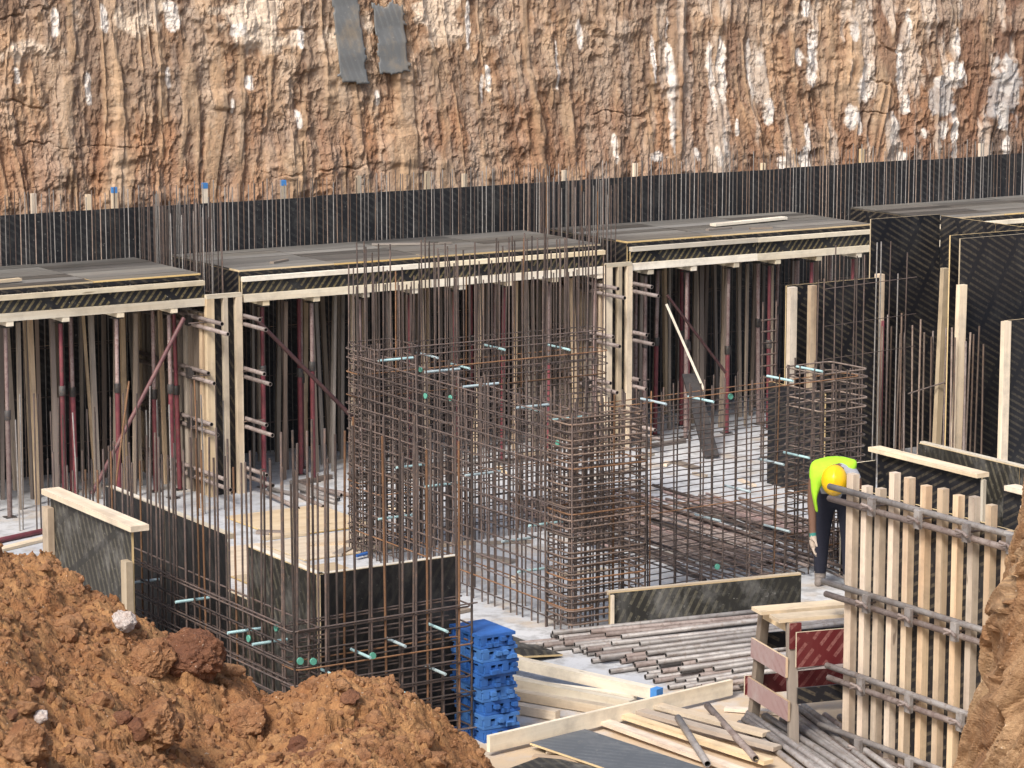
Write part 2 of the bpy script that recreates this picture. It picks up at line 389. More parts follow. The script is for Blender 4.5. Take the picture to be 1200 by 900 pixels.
us = np.concatenate([np.linspace(5, 12, 60)[:-1], np.linspace(12, 32.6, 1300), np.linspace(32.6, 42, 60)[1:]])
zs = np.concatenate([np.linspace(0, 2.9, 30)[:-1], np.linspace(2.9, 6.0, 235), np.linspace(6.0, 7.2, 30)[1:]])
U, Z = np.meshgrid(us, zs)
def cell(x, y, s=0):
    """distance to the nearest scattered point and that point's random number"""
    i, j = np.floor(x), np.floor(y); best = np.full(x.shape, 9.0); hb = np.zeros(x.shape)
    for di in (-1, 0, 1):
        for dj in (-1, 0, 1):
            a_, b_ = i + di, j + dj
            d_ = np.hypot(a_ + _h(a_, b_, s) - x, b_ + _h(a_, b_, s + 1) - y); m_ = d_ < best
            best = np.where(m_, d_, best); hb = np.where(m_, _h(a_, b_, s + 2), hb)
    return best, hb
def ridge(x, y, s): return 1 - np.abs(2 * vn(x, y, s) - 1)
warp = (fbm(U * 0.9, Z * 0.6, 3) - 0.5) * 0.3
Zc = Z - 4.3
slant = (fbm(U * 0.5, Z * 0.3, 7, 2) - 0.5) * 3.0                          # which way the bucket scraped
gl = fbm(U * 2.0 + warp, Z * 0.25 + warp * 0.5, 11, 3)                    # broad flutes
tooth = ridge(U * 3.6 + warp * 1.6 + Zc * slant * 0.5, Z * 0.28, 23)       # sharp arrises between bucket teeth
tooth2 = ridge(U * 9 + warp * 3 + Zc * slant * 1.2, Z * 0.45, 27)
tooth3 = ridge(U * 19 + warp * 4 + Zc * slant * 2.0, Z * 0.9, 29)
where_t = sm_ = np.clip((fbm(U * 1.3, Z * 1.1, 33, 3) - 0.40) * 6, 0, 1)
lump = fbm(U * 1.5, Z * 1.5, 31, 5, 0.55)
rough = fbm(U * 9 + Zc * slant, Z * 4.2, 41, 4, 0.65)
c1, h1 = cell(U * 6 + rough, Z * 3.4 + lump * 2, 43); c2, h2 = cell(U * 15 + rough * 1.5, Z * 9 + lump * 3, 45)
rub = np.sqrt(np.clip(1 - (c1 / 0.7) ** 2, 0, 1)) * h1; rub2 = np.sqrt(np.clip(1 - (c2 / 0.7) ** 2, 0, 1)) * h2
where_r = np.clip((fbm(U * 1.1 + 5, Z * 1.4, 35, 3) - 0.42) * 6, 0, 1)
seg1 = np.clip((fbm(U * 3.2 + Zc * slant, Z * 0.9, 63, 2) - 0.42) * 9, 0, 1); seg2 = np.clip((fbm(U * 5.0, Z * 1.3, 66, 2) - 0.40) * 9, 0, 1)
mark = np.clip((ridge(U * 3.4 + warp * 0.6 + Zc * slant * 0.5 + 0.10 * rough, Z * 0.12, 59) - 0.72) * 5, 0, 1) * seg1
mark2 = np.clip((ridge(U * 7.5 + warp * 0.8 + Zc * slant * 1.6 + 0.12 * rough, Z * 0.2, 65) - 0.70) * 4.5, 0, 1) * seg2
grain = fbm(U * 28, Z * 17, 49, 3, 0.65) - 0.5
chip = ridge(U * 7 + rough + Zc * slant, Z * 3.0 + lump * 2, 51) * ridge(U * 12 + lump + Zc * slant, Z * 6 + rough, 55)
disp = (0.09 * (gl - 0.5) + 0.05 * (tooth - 0.5) + 0.065 * mark + 0.045 * mark2 + 0.07 * (lump - 0.5)
        + (1 - 0.75 * np.maximum(mark, mark2)) * (0.10 * (rough - 0.5) + 0.07 * (chip - 0.3) + (0.2 + 0.8 * where_r) * (0.035 * rub + 0.025 * rub2) + 0.04 * grain))
cuts = np.clip((ridge(U * 0.9 + warp, Z * 2.3 + lump, 57) - 0.9) * 10, 0, 1) * where_r          # a few undercut cracks
ledge = 0.05 * np.clip((fbm(U * 1.2, Z * 2.5, 47) - 0.55) * 6, 0, 1) - 0.05 * cuts * np.clip((fbm(U * 0.7, Z * 0.7, 58, 2) - 0.5) * 8, 0, 1)
Vv = 34.55 + (Z - 3) * 0.10 - 0.8 * disp - ledge
def lerp(a, b, t): return np.array(a) * (1 - t[..., None]) + np.array(b) * t[..., None]
sm = lambda a, b, x: np.clip((x - a) / (b - a), 0, 1) ** 2 * (3 - 2 * np.clip((x - a) / (b - a), 0, 1))
hz = Z + (fbm(U * 0.8, Z * 0.8, 53) - 0.5) * 1.0
cl = lerp((0.40, 0.205, 0.105), (0.37, 0.25, 0.165), sm(3.7, 4.6, hz))          # iron-red clay below, browner above
st1 = fbm(U * 6 + warp * 3 + Zc * slant, Z * 0.4, 61, 4); st2 = fbm(U * 14 + warp * 3 + Zc * slant * 2, Z * 0.6, 67, 4); bl0 = fbm(U * 1.6, Z * 1.3, 69, 4)
def mixc(c, m):
    global cl
    cl = cl * (1 - m[..., None]) + np.array(c) * m[..., None]
mixc((0.50, 0.37, 0.255), 0.6 * sm(0.50, 0.66, st1)); mixc((0.22, 0.14, 0.095), 0.8 * sm(0.52, 0.63, 1 - st1))
mixc((0.60, 0.48, 0.36), 0.45 * sm(0.55, 0.7, st2)); mixc((0.17, 0.11, 0.08), 0.7 * sm(0.54, 0.67, 1 - st2))
mixc((0.32, 0.245, 0.195), 0.6 * sm(0.47, 0.62, bl0)); mixc((0.47, 0.27, 0.14), 0.4 * sm(0.56, 0.66, 1 - bl0))
mixc((0.58, 0.42, 0.27), 0.7 * mark); mixc((0.54, 0.37, 0.22), 0.65 * mark2)
mixc((0.56, 0.47, 0.37), 0.35 * sm(0.55, 0.75, h2 * (1 - c2)))
def over(c, m): 
    global cl
    cl = cl * (1 - m[..., None]) + np.array(c) * m[..., None]
over((0.13, 0.105, 0.10), 0.8 * sm(28.0, 29.4, U + (lump - 0.5) * 2.5) * sm(0.42, 0.55, fbm(U * 1.7, Z * 1.0, 71)))
over((0.23, 0.12, 0.08), 0.6 * sm(23.5, 25, U) * sm(0.48, 0.6, fbm(U * 2.6, Z * 0.4, 73)))
over((0.78, 0.70, 0.60), 0.9 * sm(4.95, 5.2, Z + (rough - 0.5) * 0.5) * sm(0.45, 0.55, fbm(U * 1.8, Z * 2.2, 79)) * (1 - 0.75 * sm(19.5, 23, U)))
over((0.36, 0.18, 0.095), 0.45 * (1 - sm(3.5, 4.4, hz)) * sm(0.42, 0.6, fbm(U * 2.4, Z * 1.0, 87, 3)))
over((0.16, 0.11, 0.09), 0.7 * sm(5.35, 5.6, Z + (lump - 0.5) * 0.4) * sm(0.45, 0.6, fbm(U * 1.5, Z * 1.2, 83)))
STREAKS = [(15.33, 4.85, 4.39, 0.09), (14.9, 5.65, 5.2, 0.09), (16.45, 4.84, 4.56, 0.06), (17.32, 4.42, 4.2, 0.05), (18.26, 4.22, 3.97, 0.07), (17.58, 4.71, 4.49, 0.15), (17.46, 5.38, 5.2, 0.18), (14.36, 4.92, 4.69, 0.08), (16.53, 5.71, 5.27, 0.17), (15.58, 5.67, 5.29, 0.09), (18.41, 5.34, 5.0, 0.08), (24.32, 5.38, 3.32, 0.09), (24.03, 5.09, 4.37, 0.07), (23.31, 3.73, 3.27, 0.07), (21.16, 4.64, 4.17, 0.05), (21.27, 4.75, 4.34, 0.07), (24.03, 3.44, 3.27, 0.32), (19.51, 4.46, 4.23, 0.06), (24.28, 4.84, 4.11, 0.06), (22.4, 5.13, 4.3, 0.05), (22.82, 5.36, 4.88, 0.09), (21.01, 5.62, 4.93, 0.07), (25.25, 5.12, 4.02, 0.12), (25.06, 5.07, 3.96, 0.09), (25.77, 5.05, 4.06, 0.06), (26.05, 4.11, 3.68, 0.14), (25.95, 4.77, 4.55, 0.09), (26.72, 3.78, 3.08, 0.09), (26.68, 3.43, 3.02, 0.17), (26.88, 5.12, 4.21, 0.2), (26.65, 4.84, 4.53, 0.14), (26.82, 5.52, 5.27, 0.14), (27.54, 4.0, 3.55, 0.18), (27.7, 3.86, 3.48, 0.1), (27.85, 4.62, 3.92, 0.24), (27.7, 5.25, 4.88, 0.15), (28.36, 3.84, 3.26, 0.15), (28.54, 4.85, 3.96, 0.15), (28.73, 5.36, 4.72, 0.08), (28.63, 4.09, 3.76, 0.15), (29.65, 5.08, 4.57, 0.12), (29.58, 4.57, 4.08, 0.33), (29.31, 4.35, 4.13, 0.23), (29.35, 4.0, 3.7, 0.27), (29.33, 3.67, 3.35, 0.13), (29.56, 3.79, 3.01, 0.12), (30.62, 4.61, 3.95, 0.33), (30.55, 3.91, 3.43, 0.31), (30.57, 3.39, 3.03, 0.12), (28.94, 3.56, 3.37, 0.14), (25.23, 3.77, 3.28, 0.07), (25.08, 3.47, 3.16, 0.09), (26.25, 3.29, 3.04, 0.13), (28.54, 3.22, 3.0, 0.13), (25.47, 3.83, 3.58, 0.06), (24.74, 3.46, 3.24, 0.11)]
lm = np.zeros_like(U)
fr = fbm(U * 9, Z * 5, 91, 4, 0.6) - 0.5
for u0, za, zb, wd in STREAKS:  # lime slurry that ran down the face
    du = (U - u0 + (fbm(Z * 2.2, Z * 0 + u0, 97) - 0.5) * 0.10) / (wd * 0.66)
    vz = (Z - (za + zb) / 2) / ((za - zb) / 2)
    m = 1 - np.clip(np.abs(du) ** 1.6 + np.abs(vz) ** 4 - 0.0, 0, 9) + fr * 1.9
    lm = np.maximum(lm, sm(0.0, 0.55, m))
over((0.88, 0.90, 0.92), lm * 0.95)
wash = sm(0.56, 0.68, fbm(U * 5 + warp * 2, Z * 0.9, 85, 4)) * (0.25 + 0.75 * sm(23, 26, U))
over((0.68, 0.64, 0.60), 0.65 * wash)
bl = np.maximum(np.exp(-((U - 29.35) / 0.3) ** 2 - ((Z - 4.0) / 0.35) ** 2), np.exp(-((U - 30.6) / 0.35) ** 2 - ((Z - 4.0) / 0.6) ** 2))
over((0.42, 0.46, 0.52), 0.7 * sm(0.4, 0.6, bl + fr))
lum = cl @ np.array((0.35, 0.5, 0.15)); cl = cl * 0.78 + lum[..., None] * 0.22
cl = np.clip(cl * np.array((1.02, 0.93, 0.83)), 0, 1)
structure(new('excavation_face', gridmesh('excavation_face', U, Vv, Z, 'cliff', False, cl)))
structure(box('plateau', (60, 60, 0.5), (23, 65.3, 6.9), 'ground'))

# the heap and bank in front, laid out by distance d ahead of the lookout and offset r to its right
FW = Vector((math.cos(R(58)), math.sin(R(58)), 0)); RT = Vector((math.sin(R(58)), -math.cos(R(58)), 0))
def wp(d, r, z=0): return FW * d + RT * r + Vector((0, 0, z))
rs = np.concatenate([np.linspace(-7.5, -4.4, 60)[:-1], np.linspace(-4.4, 1.0, 560)]); ds = np.concatenate([np.linspace(11, 16, 60)[:-1], np.linspace(16, 23.2, 600)])
RR, DD = np.meshgrid(rs, ds)
crest_r = [-7.5, -4.6, -3.74, -3.4, -3.1, -2.75, -2.3, -2.2, -1.87, -1.5, -1.25, -0.95, -0.72, -0.55, -0.36, -0.15, 0.2, 1.0]
crest_z = [3.2, 2.55, 2.2, 2.08, 1.86, 1.66, 1.38, 1.30, 1.16, 1.16, 1.24, 1.24, 1.06, 0.86, 0.62, 0.38, 0.05, -0.1]
def heap(r, d):
    base = np.interp(r, crest_r, crest_z)
    back = np.clip((d - 21.5) / 1.45, 0, 2)
    z = base - 0.085 * np.clip(21.5 - d, 0, 20) * np.clip(base, 0, 1) - back ** 1.25 * (base + 0.15)
    k = np.clip(base * 2, 0, 1) * np.clip((23.0 - d) / 1.2, 0.1, 1)
    z = z + k * (0.34 * (fbm(r * 1.1, d * 1.1, 5, 3) - 0.5) + 0.16 * (fbm(r * 3, d * 3, 6, 3) - 0.5))
    wx = (fbm(r * 4, d * 4, 12, 3) - 0.5); wy = (fbm(r * 4 + 9, d * 4, 13, 3) - 0.5)
    for sz, am, sd_ in ((0.62, 0.17, 201), (0.33, 0.10, 207), (0.17, 0.042, 213), (0.085, 0.018, 219), (0.042, 0.007, 225)):
        dist, hh = cell((r + wx * sz * 1.3) / sz + sd_, (d + wy * sz * 1.3) / sz, sd_)
        z = z + k * am * hh * np.clip(1 - (dist / 0.72) ** 2, 0, 1) ** 0.9
    z = z + k * (0.03 * (fbm(r * 14, d * 14, 15, 3, 0.6) - 0.5)) - 0.10 * k
    return z
HZ = heap(RR, DD)
PX = FW.x * DD + RT.x * RR; PY = FW.y * DD + RT.y * RR
structure(new('soil_heap', gridmesh('soil_heap', PX, PY, HZ, 'soil', False)))

def clodmesh(seed, mat, sub=2, rough_=0.35):
    key = ('clod', seed, mat, sub)
    if key in _mc: return _mc[key]
    bm = bmesh.new(); bmesh.ops.create_icosphere(bm, subdivisions=sub, radius=1)
    rr = random.Random(seed); sx, sy, sz = (rr.uniform(0.75, 1.25) for _ in range(3))
    planes = [(Vector((rr.gauss(0, 1), rr.gauss(0, 1), rr.gauss(0, 1))).normalized(), rr.uniform(0.62, 0.92)) for _ in range(9)]
    for v in bm.verts:
        p = v.co.copy()
        for nn, dd in planes:
            t = p.dot(nn)
            if t > dd: p -= nn * (t - dd)
        p *= 1 + rough_ * (0.55 * mnoise.noise(p * 1.7 + Vector((seed, 0, 0))) + 0.4 * mnoise.noise(p * 4.5 + Vector((0, seed, 0))) + 0.22 * mnoise.noise(p * 11))
        v.co = Vector((p.x * sx, p.y * sy, p.z * sz * 0.8))
    me = bpy.data.meshes.new('clod'); bm.to_mesh(me); bm.free(); me.materials.append(M[mat])
    _mc[key] = me
    return me
def clod(r, d, s, mat='clod', label=None, seed=0, sink=0.25):
    z = float(heap(np.array([r]), np.array([d]))[0])
    p = wp(d, r, z + s * (0.8 - 2 * sink))
    o = new('earth_clod', clodmesh(seed, mat, 5 if s > 0.14 else 4 if s > 0.1 else 3), None, p, (rnd.uniform(-.5, .5), rnd.uniform(-.5, .5), rnd.uniform(0, 6)))
    o.scale = (s, s, s)
    if label: return tag(o, label, 'clod')
    lb = '%s %s clod lying loose on the %s of the soil heap' % ('small' if s < 0.06 else 'fist-sized' if s < 0.085 else 'larger', 'dark reddish' if mat == 'clod_dark' else 'orange brown', 'left side' if r < -2.6 else 'middle' if r < -1.5 else 'right mound')
    tag(o, lb, 'clod', lb.replace(' clod ', ' clods '))
    return o
clod(-2.36, 20.9, 0.26, 'clod_dark', 'large dark brown angular clod standing up against the cage on the heap crest', 3, 0.12)
clod(-2.62, 20.7, 0.16, 'clod', 'rounded clod leaning against the end of the pale upright of the short panel', 5, 0.2)
clod(-2.85, 21.0, 0.11, 'clod_white', 'whitish lump of rubble in front of the short black panel', 4, 0.2)
clod(-1.95, 20.7, 0.15, 'clod', 'flat orange clod to the right of the large dark clod', 6, 0.3)
clod(-3.1, 18.1, 0.19, 'clod', 'big smooth clod at the bottom left corner of the heap', 7, 0.2)
clod(-2.35, 17.9, 0.30, 'clod', 'broad cracked clod low in the middle of the heap', 8, 0.3)
clod(-1.35, 18.7, 0.20, 'clod', 'big reddish clod at the foot of the right hand mound of the heap', 9, 0.25)
clod(-2.45, 19.6, 0.21, 'clod', 'blocky clod with a dark cleft beside it in the upper heap', 10, 0.25)
clod(-3.12, 18.9, 0.05, 'clod_white', 'small white stone on the left of the heap', 11, 0.2)
for i in range(120):
    r_ = rnd.uniform(-3.6, -0.5); d_ = rnd.uniform(17.2, 21.3)
    clod(r_, d_, rnd.uniform(0.04, 0.10), 'clod_dark' if i % 5 == 0 else 'clod', None, 20 + i % 9, 0.35)
# crumbs: nobody could count them
vs, fs = [], []
cm = [clodmesh(50 + i, 'clod', 1) for i in range(5)]
cdat = [([v.co.copy() for v in m_.vertices], [tuple(p.vertices) for p in m_.polygons]) for m_ in cm]
N = 11000
rr_ = np.array([rnd.uniform(-4.2, 0.1) for _ in range(N)]); dd_ = np.array([rnd.uniform(16.2, 22.2) for _ in range(N)])
hz_ = heap(rr_, dd_)
for i in range(N):
    s = 0.009 + 0.036 * rnd.random() ** 4; p = wp(dd_[i], rr_[i], hz_[i] + s * 0.2)
    e = Euler((rnd.random() * 6, rnd.random() * 6, rnd.random() * 6)).to_matrix()
    cv, cf = cdat[i % 5]; b0 = len(vs)
    vs += [p + e @ (v * s) for v in cv]; fs += [tuple(b0 + j for j in f) for f in cf]
me = bpy.data.meshes.new('soil_crumbs'); me.from_pydata(vs, [], fs); me.materials.append(M['clod'])
o = new('soil_crumbs', me); o['kind'] = 'stuff'; o['label'] = 'loose crumbs of orange earth over the heap'

# earth bank cut steeply at the right edge
zz = np.linspace(-0.2, 4.25, 400); prof_z = [-0.2, 1.94, 2.19, 2.64, 2.94, 3.23, 3.48, 4.4]; prof_r = [2.40, 2.50, 2.53, 2.64, 2.69, 2.76, 2.82, 3.02]
tt = np.linspace(0, 2 * math.pi, 420); TT, ZZ = np.meshgrid(tt, zz)
left = np.interp(ZZ, prof_z, prof_r); hw = 0.62 + 0.10 * (4.2 - ZZ); hd = 0.75 + 0.05 * (4.2 - ZZ)
cap = np.sqrt(np.clip(1 - ((ZZ - 3.75) / 0.5).clip(0, 1) ** 2, 0, 1))
ct, s_t = np.cos(TT), np.sin(TT); se = lambda x: np.sign(x) * np.abs(x) ** 0.55
ux, uy = np.cos(TT) * 2.2 + 7, np.sin(TT) * 2.2 + 7
per = np.abs(TT - math.pi) * 1.3                        # folded so that the seam on the hidden side closes
n3 = lambda f, g, sd: (fbm(ux * f + ZZ * 0.0, ZZ * g + uy * f, sd, 4) - 0.5)
bump = 0.22 * n3(0.9, 0.8, 101) + 0.15 * (ridge(ux * 1.6 + ZZ, ZZ * 1.1 + uy * 1.6 + fbm(ux * 2, ZZ * 3, 102), 103) - 0.5) + 0.12 * n3(3.2, 4.0, 104) + 0.06 * n3(9, 13, 105)
bc, bh = cell(ux * 2.6 + fbm(ux * 3, ZZ * 6, 111), ZZ * 4 + uy * 2.6, 113)
bump = bump + 0.10 * bh * np.clip(1 - (bc / 0.7) ** 2, 0, 1) ** 0.5
Rr = left + 0.22 - 0.05 * np.clip((ZZ - 2.6) / 0.6, 0, 1) + hw + (hw * se(ct) + bump * ct) * cap; Dd = 16.35 + (hd * se(s_t) + bump * s_t) * cap
structure(new('earth_bank', gridmesh('earth_bank', FW.x * Dd + RT.x * Rr, FW.y * Dd + RT.y * Rr, ZZ, 'bank', False)))

# ------------------------------------------------------------------ outer wall formwork and its starter bars
wall = thing('formwork_wall', 'long black film-faced formwork wall along the foot of the earth face', 'formwork', (9, 33.15, 0))
for i in range(21):
    for j, (z0, z1) in enumerate(((0, 1.6), (1.605, 3.235))):
        zt = z1 + (rnd.uniform(-0.012, 0.012) if j else 0)
        box('plywood_panel', (1.24, 0.021, zt - z0), (0.625 + i * 1.25, rnd.uniform(-0.004, 0.004), (z0 + zt) / 2), 'film_wall', wall, edge='film_wall')
for i in range(53):
    box('stud', (0.08, 0.1, 3.1), (0.25 + i * 0.5, 0.075, 1.56), 'oldwood', wall)
for i, (u, z) in enumerate(((13.98, 3.39), (15.05, 3.41), (16.29, 3.40), (17.4, 3.38), (18.5, 3.38), (19.53, 3.39), (21.68, 3.30), (22.84, 3.34), (25.03, 3.24), (26.8, 3.36), (29.05, 3.34), (29.96, 3.34), (14.7, 3.34), (20.1, 3.33))):
    z += 0.06
    t = thing('timber_stake', ('blue-tipped timber stake' if i in (1, 2, 3) else 'plain timber stake') + ' behind the black wall, %s' % (
        'at the far left edge', 'second from the left', 'third from the left', 'fourth from the left', 'fifth from the left', 'left of the wall middle', 'near the wall middle', 'below the tall white streak', 'right of the tall white streak', 'among close white streaks', 'beneath the bluish rock', 'rightmost of all', 'short, between blue tips', 'shortest one left of the middle')[i], 'stake', (u, 33.36, 0), 0, 'timber stakes behind the black wall')
    box('post', (0.06, 0.05, z), (0, 0, z / 2), 'pine', t)
    if i in (1, 2, 3): box('painted_tip', (0.064, 0.054, 0.07), (0, 0, z - 0.033), 'bluepaint', t)

def jitter_bar(name, x, y, z0, z1, r, mat, parent, lean=0.012):
    return rod(name, (x, y, z0), (x + rnd.gauss(0, lean) * (z1 - z0), y + rnd.gauss(0, lean) * (z1 - z0), z1), r, mat, parent, 5)
def rusty(p_orange=0.12, p_grey=0.0):
    q = rnd.random()
    return 'rust_orange' if q < p_orange else ('steel_bar' if q < p_orange + p_grey else 'rust')
cw = thing('wall_bar_row', 'row of close upright bars along the black wall, tips above its top edge', 'rebar', (9, 32.97, 0))
k = 0; u = 12.0
while u < 31.5:
    dense = 0.067
    z1 = 3.23 + rnd.choice((0.2, 0.24, 0.26, 0.28)) + rnd.uniform(-0.03, 0.03)
    jitter_bar('upright_bar', u - 9, 0.05, 0.0, z1, 0.0068, rnd.choice(('steel_bar', 'bar_tan', 'rust', 'bar_brown', 'steel_bar')), cw, 0.004)
    u += dense * rnd.uniform(0.85, 1.15)
for z in (0.4, 1.0, 1.6, 2.2): rod('long_bar', (3, 0.0, z), (22, 0.0, z), 0.007, 'rust', cw, 5)

# ------------------------------------------------------------------ slab decks on their shores
DECKS = [('left', 9.6, 15.06), ('middle', 15.56, 20.69), ('right', 21.10, 25.1), ('far right', 26.2, 31.2)]
V0, V1 = 30.9, 32.84
for nm, u0, u1 in DECKS:
    L = u1 - u0
    d = thing('slab_deck', nm + ' slab formwork deck, dark sheets over a striped black edge between pale battens', 'formwork', (u0, V0, 2.2))
    n_ = max(1, round(L / 1.25)); wd = L / n_
    for i in range(n_):
        for j in range(7):
            ya, yb = 0.09 + 0.264 * j, 0.09 + 0.264 * (j + 1) - 0.006
            box('deck_sheet', (wd - 0.006, yb - ya, 0.021), (wd * (i + 0.5), (ya + yb) / 2, 0.445 + rnd.uniform(-0.003, 0.003)), rnd.choice(('deck', 'deck', 'deck_dark', 'deck_pale')), d, edge='ply_edge' if j == 0 else 'deck_dark')
    nb = max(1, round(L / 2.5))
    for i in range(nb):
        a, b = L * i / nb, L * (i + 1) / nb - 0.004
        dz = rnd.uniform(-0.006, 0.006)
        box('edge_band', (b - a, 0.021, 0.15), ((a + b) / 2, 0.02, 0.255), 'film_band', d, edge='ply_edge')
        box('upper_batten', (b - a, 0.07, 0.055), ((a + b) / 2, 0.0 + rnd.uniform(0, 0.01), 0.36 + dz), 'pine_pale', d)
        box('lower_batten', (b - a, 0.07, 0.09), ((a + b) / 2, 0.0 + rnd.uniform(0, 0.01), 0.135 + dz), 'pine_pale', d)
    box('edge_strip', (L, 0.02, 0.035), (L / 2, 0.085, 0.41), 'film', d)
    for i in range(2):
        box('side_band', (0.021, V1 - V0 - 0.1, 0.35), (0.0 + (L - 0.021) * i + 0.0105, (V1 - V0) / 2 + 0.05, 0.257), 'film', d, edge='ply_edge')
    x = 0.3
    while x < L:                                            # joists crossing to the front, heads poking out below the batten
        box('joist', (0.085, V1 - V0, 0.06), (x, (V1 - V0) / 2 - 0.02, 0.058), 'pine_pale', d)
        x += 0.68
tag(plank('board', (23.0, 31.75, 2.69), (24.35, 31.95, 2.69), 0.11, 0.035, 'pine_pale'), 'pale board left lying on the top of the right deck', 'board')
tag(plank('board', (12.0, 31.2, 2.69), (12.95, 31.35, 2.69), 0.08, 0.03, 'pine'), 'yellowish batten lying on the left deck near the picture edge', 'board')

ORD = ['first', 'second', 'third', 'fourth', 'fifth', 'sixth', 'seventh', 'eighth', 'ninth', 'tenth', 'eleventh', 'twelfth']
def steel_prop(u, v, top, col, label, group=None, lean=(0, 0), r=0.03):
    t = thing('steel_prop', label, 'prop', (u, v, 0), rnd.uniform(0, 6), group)
    t.rotation_euler = (lean[0], lean[1], 0)
    sp = rnd.uniform(1.15, 1.5)
    rod('outer_tube', (0, 0, 0.01), (0, 0, sp), r, col, t, 9)
    rod('inner_tube', (0, 0, sp), (0, 0, top - 0.01), r * 0.8, 'pinkprop' if rnd.random() < 0.35 else col, t, 9)
    rod('collar', (0, 0, sp - 0.09), (0, 0, sp + 0.02), r * 1.35, 'darksteel', t, 9)
    box('base_plate', (0.13, 0.13, 0.01), (0, 0, 0.005), 'darksteel', t)
    box('head_plate', (0.12, 0.12, 0.01), (0, 0, top - 0.005), 'darksteel', t)
    return t
def timber_post(u, v, top, mat, label, group, lean=0.0, w_=0.07):
    t = box('timber_post', (w_, w_ * 0.8, top), (u, v, top / 2), mat, None, (rnd.gauss(0, 0.008), lean, rnd.uniform(-0.3, 0.3)))
    t.location.x += math.sin(lean) * 0.0
    return tag(t, label, 'post', group)
for nm, u0, u1 in DECKS[:3]:
    us_ = []; x = u0 + 0.3
    while x < u1:
        us_.append(x); x += 0.68
    cols = {'left': 'redprop', 'middle': 'redprop', 'right': 'redprop'}
    k = 0
    for i, x in enumerate(us_):
        if x < 12.2: continue
        c = rnd.choice(('redprop', 'redprop', 'pinkprop'))
        steel_prop(x + rnd.uniform(-0.02, 0.02), 31.03, 2.208, c, '%s steel prop, %s from left in front row under the %s deck' % ('maroon' if c == 'redprop' else 'faded pinkish', ORD[k], nm), 'front row of props under the %s deck' % nm, (0, rnd.gauss(0, 0.008)))
        k += 1
    for row, v, rw in ((1, 31.5, 'second'), (2, 32.0, 'third'), (3, 32.5, 'rearmost')):
        x = max(u0, 12.0) + 0.1
        while x < u1 - 0.05:
            q = rnd.random(); lean = rnd.gauss(0, 0.022)
            vv = v + rnd.uniform(-0.18, 0.18)
            if q < 0.25 and row < 3:
                c = rnd.choice(('redprop', 'redprop', 'pinkprop')); cn = 'maroon' if c == 'redprop' else 'faded pinkish'
                steel_prop(x, vv, 2.20, c, '%s steel prop in the %s row under the %s deck' % (cn, rw, nm), '%s props, %s row, %s deck' % (cn, rw, nm), (0, lean * 0.5))
            else:
                mt = rnd.choice(('oldwood', 'stud', 'darkwood', 'oldwood')); wd_ = rnd.choice((0.036, 0.045, 0.056))
                mn = {'oldwood': 'grey', 'darkwood': 'dark brown', 'stud': 'tan'}[mt]; wn_ = {0.036: 'slender', 0.045: 'squared', 0.056: 'stout'}[wd_]
                ln_ = 'leaning left' if lean < -0.012 else 'leaning right' if lean > 0.012 else 'upright'
                timber_post(x, vv, 2.19, mt, '%s %s timber post, %s, in the %s row under the %s deck' % (wn_, mn, ln_, rw, nm), '%s %s posts %s, %s row, %s deck' % (wn_, mn, ln_, rw, nm), lean, wd_)
            x += rnd.uniform(0.20, 0.36)
tag(rod('diagonal_brace', (14.72, 30.75, 2.18), (13.45, 30.62, 0.25), 0.026, 'maroon_dull', None, 8), 'dark red brace pipe slanting down to the left in front of the left deck props', 'brace')
tag(rod('diagonal_brace', (15.62, 30.72, 2.12), (17.05, 30.5, 0.6), 0.026, 'maroon_dull', None, 8), 'dark red brace pipe slanting down to the right under the middle deck', 'brace')
tag(rod('diagonal_brace', (21.6, 30.8, 1.95), (22.4, 30.6, 0.9), 0.02, 'maroon_dull', None, 8), 'reddish brace pipe slanting behind the waler ends under the right deck', 'brace')
tag(plank('diagonal_brace', (21.45, 30.6, 1.87), (21.85, 30.3, 0.75), 0.03, 0.03, 'pine_pale'), 'thin pale batten slanting down under the left end of the right deck', 'brace')
tag(plank('leaning_board', (21.75, 30.5, 0.95), (21.5, 29.65, 0.03), 0.2, 0.03, 'darksteel'), 'dark board leaning to the floor below the thin slanting batten', 'board')

